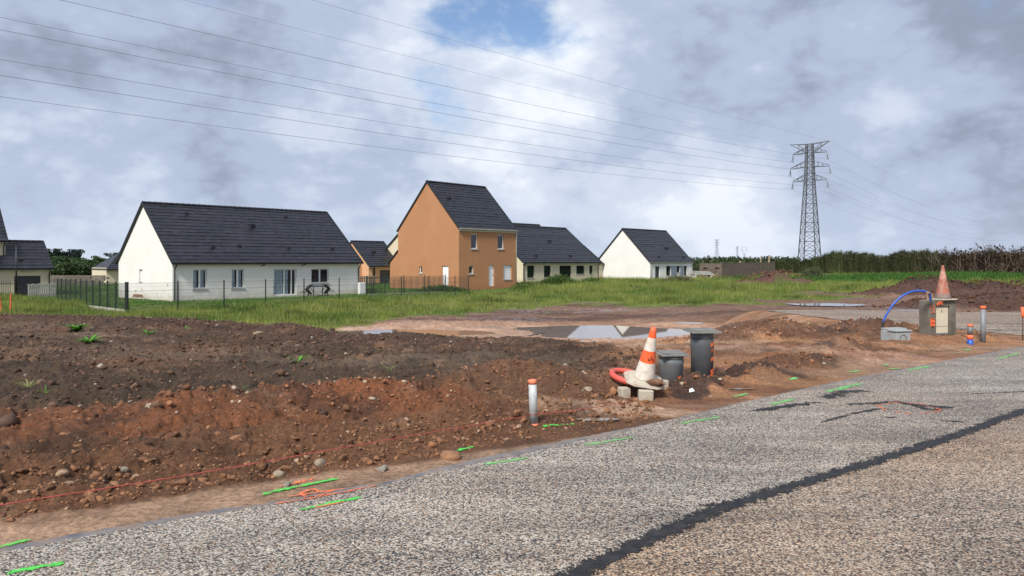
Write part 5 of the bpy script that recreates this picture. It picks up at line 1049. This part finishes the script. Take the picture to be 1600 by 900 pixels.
# white scrap of paper
x_, y_, z_ = gpos(1077, 617); m = MB(); m.add([(0, 0, 0), (.07, .01, .015), (.05, .05, .045), (.01, .04, .03)], [(0, 1, 2, 3)]); m.add([(0, 0, -.004), (.07, .01, .011), (.05, .05, .041), (.01, .04, .026)], [(3, 2, 1, 0)]); o = m.build('litter', M_white); o.location = (x_, y_, gz(x_, y_) + .012); tag(o, 'small white scrap lying in the mud right of the short riser', 'litter')

# ------------------------------------------------------------------ VEGETATION
M_leaf = attr_mat('leaf', .6, .25, 3., .3, .3); M_grass = attr_mat('grass_blade', .6, .2, 1., .3, .35)
def blades(name, X, Y, Z, H, W, cols, m, seed, lean=.35):
    r = np.random.default_rng(seed); n = len(X); a = r.random(n) * 6.283; la = r.random(n) * 6.283; ll = r.random(n) * lean * H
    b0 = np.stack([X - np.cos(a) * W / 2, Y - np.sin(a) * W / 2, Z - .03], 1); b1 = np.stack([X + np.cos(a) * W / 2, Y + np.sin(a) * W / 2, Z - .03], 1); tp = np.stack([X + np.cos(la) * ll, Y + np.sin(la) * ll, Z + H], 1)
    V = np.stack([b0, b1, tp], 1).reshape(-1, 3); return mesh_np(name, V, np.arange(3 * n).reshape(-1, 3), 3, m, cols=np.repeat(cols, 3, 0))
r = np.random.default_rng(31); n = 620000
tt = r.uniform(-.76, .76, n); Yg = 23 * (118 / 23) ** r.random(n); Xg = tt * Yg
gvv = grass_f(Xg, Yg); keep = r.random(n) < ss(-.35, .45, gvv)
def in_house(X, Y, A, L_, W, mrg=.0):
    dx, dy = X - A[0], Y - A[1]; u_ = dx * .685 + dy * .729; v_ = -dx * .729 + dy * .685; return (u_ > -mrg) & (u_ < L_ + mrg) & (v_ > -mrg) & (v_ < W + mrg)
for (A, L_, W) in ((A1, L1, W1), (A2, 7.35, 9.7), (A3, 14.4, 11), (A4, 11, 8.8), (A5, 4.5, 6.6), (A6, s0, 5), (A8, LW, WW)): keep &= ~in_house(Xg, Yg, A, L_, W, .05)
keep &= ~((np.hypot((Xg - 46) / 1.5, Yg - 88) < 11) & (Yg > 70))
Xg, Yg, gvv = Xg[keep], Yg[keep], gvv[keep]; Zg = height(Xg, Yg, False); n = len(Xg)
vF = (Xg - fp[0][0]) * -.729 + (Yg - fp[0][1]) * .685; sF = (Xg - fp[0][0]) * .685 + (Yg - fp[0][1]) * .729
lawn = (vF > .1) & (sF > 0) & (Xg < 0)
hh = .07 + .24 * ss(.1, 1.8, gvv) * np.clip(1 + 1.5 * fbm(Xg, Yg, .5, 4, 700), .15, 2.2) ; hh = hh * np.where((Yg > 60) & (Xg > -3), 1.5, 1.0) * np.where(Xg < -18, 1.25, 1)
hh = np.where(lawn, .07 + .05 * r.random(n), hh) * r.uniform(.6, 1.35, n)
yl = np.clip(.5 + .9 * fbm(Xg, Yg, .35, 3, 701) + .35 * (r.random(n) - .5), 0, 1)[:, None]; cc = np.array([[.095, .17, .025]]) * (1 - yl) + np.array([[.27, .30, .07]]) * yl
cc = np.where((r.random(n) < .10)[:, None], np.array([[.36, .31, .16]]), cc); cc = np.where(lawn[:, None], np.array([[.085, .185, .03]]) * (.8 + .5 * r.random((n, 1))), cc) * (.7 + .6 * r.random((n, 1)))
dk_ = ss(.25, .6, fbm(Xg, Yg * 1.4, .6, 3, 702))[:, None] * (~lawn)[:, None]; cc = cc * (1 - .55 * dk_)
tag(blades('grass', Xg, Yg, Zg, hh, .016 + .00055 * Yg, cc, M_grass, 32), kind='stuff')
# crop field, leafy
n = 90000; r = np.random.default_rng(33); Xc = 46 + r.uniform(-1, 1, n) * 22; Yc = 88 + r.uniform(-1, 1, n) * 14; k = (np.hypot((Xc - 46) / 1.5, Yc - 88) < 12.5 + fbm(Xc, Yc, .2, 3, 710) * 3) & (fbm(Xc, Yc, .5, 3, 712) > -.45) & (Yc > 68); Xc, Yc = Xc[k], Yc[k]; n = len(Xc)
cc = np.array([[.08, .18, .03]]) * (.45 + .8 * r.random((n, 1))); hc = r.uniform(.15, .45, n) * (1 + .5 * np.sin(Yc * 2.2))
tag(blades('crop', Xc, Yc, height(Xc, Yc, False), hc, .10, cc, M_grass, 34, 1.2), kind='stuff')
# tall weeds near the houses
def weed_clump(px, Y, w, h, n, label, seed, c0=(.07, .12, .025)):
    r = np.random.default_rng(seed); x0, y0 = lift(px, Y); X = r.normal(0, w * .35, n); Yy = r.normal(0, .5, n); z0 = gz(x0, y0, False)
    H = h * np.exp(-(X / w) ** 2 * 1.5) * r.uniform(.45, 1.1, n); cc = np.array([c0]) * (.5 + 1.0 * r.random((n, 1)))
    o = blades('tall_weeds', X, Yy, X * 0 - .05, H, .07, cc, M_grass, seed, .4)
    ph = r.random(n * 2); Xl = np.repeat(X, 2) + r.normal(0, .12, n * 2); Yl = np.repeat(Yy, 2) + r.normal(0, .12, n * 2); Zl = np.repeat(H, 2) * ph
    o2 = blades('foliage', Xl, Yl, Zl, .12 + 0 * Zl, .09, np.repeat(cc, 2, 0), M_leaf, seed + 1, 2.); o2.parent = o
    o.location = (x0, y0, z0); tag(o, label, 'weeds', 'tall weed clumps')
weed_clump(873, 76, 2.6, 1.15, 1500, 'broad dark green weed clump hiding the lower wall of the wide cream bungalow', 41)
weed_clump(925, 84, 1.8, .75, 600, 'lower weed clump at the right corner of the wide cream bungalow', 42, (.09, .14, .03))
weed_clump(820, 66, 1.6, .55, 500, 'weed clump at the right corner of the ochre house', 43, (.09, .14, .03))
weed_clump(690, 64, 3.0, .55, 700, 'ragged weeds growing along the foot of the ochre gable', 44)
weed_clump(1060, 84, 3.0, .9, 800, 'thin dry weeds in front of the grey shuttered house', 45, (.13, .12, .05))
weed_clump(1270, 92, 2.2, 1.6, 900, 'grey green bush at the right end of the reddish rubble pile', 46, (.09, .11, .05))
weed_clump(1150, 96, 5.0, .8, 900, 'long row of weeds below the block shell wall', 47, (.08, .13, .03))
# small plants on the bare soil
def plant(px, py, s, n, label, seed, broad=True, c0=(.10, .30, .03)):
    x_, y_ = unpr(px, py, .06); r = np.random.default_rng(seed); V = []; Fq = []; cl = []
    for k in range(n):
        a = r.random() * 6.283; L_ = s * r.uniform(.5, 1); w = L_ * (.20 if broad else .07); up = r.uniform(.3, 1.1); d = np.array([math.cos(a), math.sin(a), 0]); sd = np.array([-d[1], d[0], 0])
        p = [d * L_ * f_ + np.array([0, 0, L_ * up * f_ * (1.25 - .75 * f_)]) for f_ in (0, .4, .75, 1)]; ww = [.15, 1, .8, .05]; b = len(V)
        for q, w_ in zip(p, ww): V += [q - sd * w * w_ / 2, q + sd * w * w_ / 2]
        Fq += [(b + 2 * i, b + 2 * i + 1, b + 2 * i + 3, b + 2 * i + 2) for i in range(3)]; c_ = np.array(c0) * r.uniform(.6, 1.3); cl += [c_] * 8
    o = mesh_np('weed_plant', np.array(V), np.array(Fq), 4, M_leaf, cols=np.array(cl)); o.location = (x_, y_, gz(x_, y_) + .005); tag(o, label, 'weed', 'young weeds on the bare soil')
plant(121, 509, .40, 60, 'largest bright green broad leaved weed near the far rim of the soil, left', 51)
plant(140, 529, .30, 48, 'bright green broad leaved weed just in front of the largest one', 52)
plant(232, 512, .26, 14, 'sparse green weed on the soil to the right of the two largest weeds', 53)
plant(290, 509, .16, 10, 'small flat weed close to the far rim of the soil', 54)
plant(376, 622, .17, 26, 'grassy tuft in the middle of the dark soil, left of its twin', 55, False, (.14, .24, .06))
plant(402, 608, .16, 20, 'grassy tuft in the middle of the dark soil, right of its twin', 56, False, (.12, .24, .05))
plant(72, 628, .15, 8, 'thin upright seedling in the dark soil on the left side', 57, False)
plant(45, 608, .22, 40, 'yellowish grass tuft on the dark soil on the left side', 58, False, (.26, .27, .10))
plant(466, 567, .22, 12, 'small bright weed on the right part of the dark soil', 59)
plant(382, 542, .2, 20, 'dry straw coloured tuft below the pale rim stone', 60, False, (.35, .28, .14))
plant(610, 573, .2, 16, 'small weed on the dark soil right of centre', 61, False, (.12, .22, .05))
plant(1350, 500, .2, 10, 'tiny weed on the sandy bank near the blue pipe', 62, False, (.15, .22, .06))
plant(650, 600, .14, 16, 'pale grassy tuft at the border between dark soil and orange heap', 63, False, (.18, .24, .08))
plant(165, 590, .14, 14, 'faint tuft on the dark soil below the broad leaved weeds', 64, False, (.16, .22, .07))
# hedges ------------------------------------------------------------
def hedge(name, label, path, hts, depth, n, c0, c1, seed, cat='hedge', group=None, leafsz=.22, stalk=.5, spiky=0.0, base=None):
    r = np.random.default_rng(seed); P = np.array(path, float); seg = np.hypot(*np.diff(P, axis=0).T); cs = np.concatenate([[0], np.cumsum(seg)]); s_ = r.random(n) * cs[-1]
    X = np.interp(s_, cs, P[:, 0]); Y = np.interp(s_, cs, P[:, 1]); Ht = np.interp(s_, cs, hts); off = r.uniform(-.5, .5, n) * depth; X = X + off * .35; Y = Y + off
    top = Ht * (1 + .30 * fbm(X, Y, .22, 3, seed) + .30 * fbm(X, Y, 1.3, 2, seed + 3)) * (1 + spiky * (r.random(n) ** 6))
    ns = int(n * stalk); zg = height(X, Y, False); x0, y0 = path[0]; z0 = float(zg.mean())
    tn_ = np.clip((s_ / cs[-1]) + .25 * fbm(X, Y, .25, 3, seed + 7), 0, 1)[:, None]; cc = np.array([c0]) * (1 - tn_) + np.array([c1]) * tn_; cc = cc * (.45 + 1.0 * r.random((n, 1))) * (1 + .6 * fbm(X, Y, .45, 3, seed + 9))[:, None]; cc = np.where((r.random(n) < .07)[:, None], np.array([[.15, .125, .07]]) * (.5 + r.random((n, 1))), cc)
    root = blades(name, X[:ns] - x0, Y[:ns] - y0, zg[:ns] - z0, top[:ns] * r.uniform(.75, 1.06, ns), .10, cc[:ns], M_leaf, seed + 1, .14); root.location = (x0, y0, z0)
    Z = zg[ns:] - z0 + top[ns:] * (r.random(n - ns) ** .8) * .93; nl = n - ns
    d1 = r.normal(size=(nl, 3)); d1 /= np.linalg.norm(d1, axis=1)[:, None]; d2 = np.cross(d1, r.normal(size=(nl, 3))); d2 /= np.linalg.norm(d2, axis=1)[:, None]; c_ = np.stack([X[ns:] - x0, Y[ns:] - y0, Z], 1); sz = leafsz * r.uniform(.5, 1.2, (nl, 1))
    V = np.stack([c_ - d1 * sz, c_ + d2 * sz * .35, c_ + d1 * sz, c_ - d2 * sz * .35], 1).reshape(-1, 3); o = mesh_np('foliage', V, np.arange(len(V)).reshape(-1, 4), 4, M_leaf, cols=np.repeat(cc[ns:], 4, 0)); o.parent = root
    tag(root, label, cat, group); return root
def hy(px, Y): return lift(px, Y)
hedge('reed_hedge', 'long tall dark green reed hedge behind the crop field at right', [hy(1205, 142), hy(1290, 128), hy(1380, 114), hy(1480, 99)], [2.2, 2.9, 3.2, 3.1], 4, 70000, (.050, .072, .022), (.060, .062, .028), 71)
hedge('dead_brush', 'brown tangle of dead brush and bare twigs at the right end of the hedge', [hy(1465, 101), hy(1560, 90), hy(1650, 80), hy(1750, 72)], [2.6, 2.35, 2.1, 2.1], 4, 46000, (.058, .040, .026), (.062, .038, .028), 73, 'brush', leafsz=.28, spiky=.55)
# bare branches in the brush
r_ = random.Random(9); m = MB()
bx0, by0 = hy(1500, 95)
for k in range(300):
    px = r_.uniform(1455, 1640); Y = np.interp(px, [1465, 1560, 1650], [101, 90, 80]) + r_.uniform(-2.5, 1.5); a = Vector((*lift(px, Y), -.5 + r_.uniform(0, 1.6))); L_ = r_.uniform(.8, 2.6); d = Vector((r_.uniform(-1, 1), r_.uniform(-.4, .4), r_.uniform(-.15, 1.0) if r_.random() < .6 else r_.uniform(.8, 2.5))).normalized()
    if (a + d * L_).z > 3.1: continue
    m.bar(a, a + d * L_, .045)
o = m.build('branch_pile', mat('dead_wood', (.10, .07, .05), .9, .3, 3)); tag(o, 'heap of bare grey brown branches lying in front of the dead brush', 'branches')
# white-flowered dark green far hedges
hedge('far_hedge', 'low far hedge showing between the grey shuttered house and the block shell', [hy(1075, 150), hy(1245, 165)], [2.0, 2.4], 4, 9000, (.045, .085, .025), (.05, .08, .025), 75, leafsz=.45)
hedge('far_hedge', 'distant tree line on the horizon far behind the houses on the left side', [hy(60, 210), hy(620, 230)], [3.0, 3.0], 8, 15000, (.045, .075, .028), (.05, .075, .03), 77, leafsz=.7)
hedge('far_hedge', 'distant tree line on the horizon far behind the houses on the right side', [hy(790, 260), hy(1250, 280)], [3.2, 3.4], 8, 12000, (.045, .075, .03), (.05, .07, .03), 79, leafsz=.8)
hedge('far_hedge', 'distant hedge beyond the dead brush near the right edge', [hy(1560, 170), hy(1900, 150)], [2.6, 2.6], 6, 12000, (.04, .055, .024), (.05, .045, .03), 81, leafsz=.5)
# trees ------------------------------------------------------------
M_bark = mat('bark', (.08, .06, .045), .9, .3, 4)
def tree(px, Y, ytop, rw, label, seed, c0, n=5500, pine=False, ybase=None, ground=None):
    r = np.random.default_rng(seed); X0, Y0 = lift(px, Y); g = -1.4; top = CAMZ + (HOR - ytop) / F * Y; H = top - g; root = empty('tree', (X0, Y0, g)); tag(root, label, 'tree', 'trees behind the side fence')
    m = MB(); m.tube([(0, 0, 0), (.05, 0, H * .35), (0, .05, H * .85)], [.16, .12, .03], 8)
    for k in range(9):
        a = r.random() * 6.283; z = H * r.uniform(.3, .75); m.tube([(0, 0, z), (math.cos(a) * rw * .35, math.sin(a) * rw * .35, z + H * .08), (math.cos(a) * rw * .75, math.sin(a) * rw * .75, z + H * .12)], [.06, .04, .015], 5)
    m.build('trunk', M_bark, root)
    nc = 26; zc = r.uniform(.22 if not pine else .45, .94, nc); a = r.random(nc) * 6.283; sh = np.sin(np.clip((zc - (.1 if not pine else .35)) / .9, 0, 1) * math.pi) ** .6; rc = rw * sh * r.uniform(.25, .9, nc); C0 = np.stack([rc * np.cos(a), rc * np.sin(a), zc * H], 1); R = rw * r.uniform(.26, .48, nc); ci = r.integers(0, nc, n)
    d = r.normal(size=(n, 3)); d /= np.linalg.norm(d, axis=1)[:, None]; p = C0[ci] + d * (R[ci] * r.random(n) ** .4)[:, None] * np.array([1, 1, .7]); p[:, 2] = np.minimum(p[:, 2], H)
    t1 = r.normal(size=(n, 3)); t1 /= np.linalg.norm(t1, axis=1)[:, None]; t2 = np.cross(t1, r.normal(size=(n, 3))); t2 /= np.linalg.norm(t2, axis=1)[:, None]; s_ = .13 * r.uniform(.6, 1.4, (n, 1)) * (rw / 2.2) ** .5
    V = np.stack([p - t1 * s_, p - t2 * s_ * .6, p + t1 * s_, p + t2 * s_ * .6], 1).reshape(-1, 3); cc = np.array([c0]) * (.5 + r.random((n, 1))) * (.75 + .5 * r.random(nc))[ci][:, None]
    mesh_np('crown', V, np.arange(len(V)).reshape(-1, 4), 4, M_leaf, cols=np.repeat(cc, 4, 0)).parent = root
for args in [(83, 112, 389, 1.9, 'dark conifer at the left of the tree group, beside the garage roof', 91, (.022, .042, .026), 5500, True), (96, 118, 397, 1.5, 'small dark conifer second from the left in the tree group', 92, (.022, .042, .026), 4000, True),
             (108, 114, 390, 1.9, 'round topped dark tree in the middle of the tree group', 93, (.020, .038, .030), 5500, True), (103, 100, 401, 2.6, 'bushy mid green tree in front of the dark conifers', 94, (.045, .085, .025), 7000, False),
             (124, 104, 404, 2.4, 'spreading green tree in the centre of the group above the stone wall', 95, (.05, .09, .028), 6000, False), (137, 106, 407, 2.0, 'lower yellowish green tree right of the centre of the group', 96, (.06, .09, .03), 4500, False),
             (154, 110, 400, 1.6, 'light green round tree at the right of the group', 97, (.07, .11, .035), 4500, False), (178, 120, 394, 1.6, 'sparse dark tree peeking over the small hipped roof', 98, (.03, .05, .03), 2500, True),
             (118, 96, 410, 2.2, 'low dense bush at the foot of the tree group', 99, (.045, .075, .024), 4500, False), (145, 97, 412, 2.2, 'low green bush just above the stone wall, right side', 100, (.05, .085, .027), 4500, False), (90, 97, 411, 2.0, 'low dark bush beside the garage wing corner', 101, (.04, .07, .024), 4000, False)]:
    tree(*args)
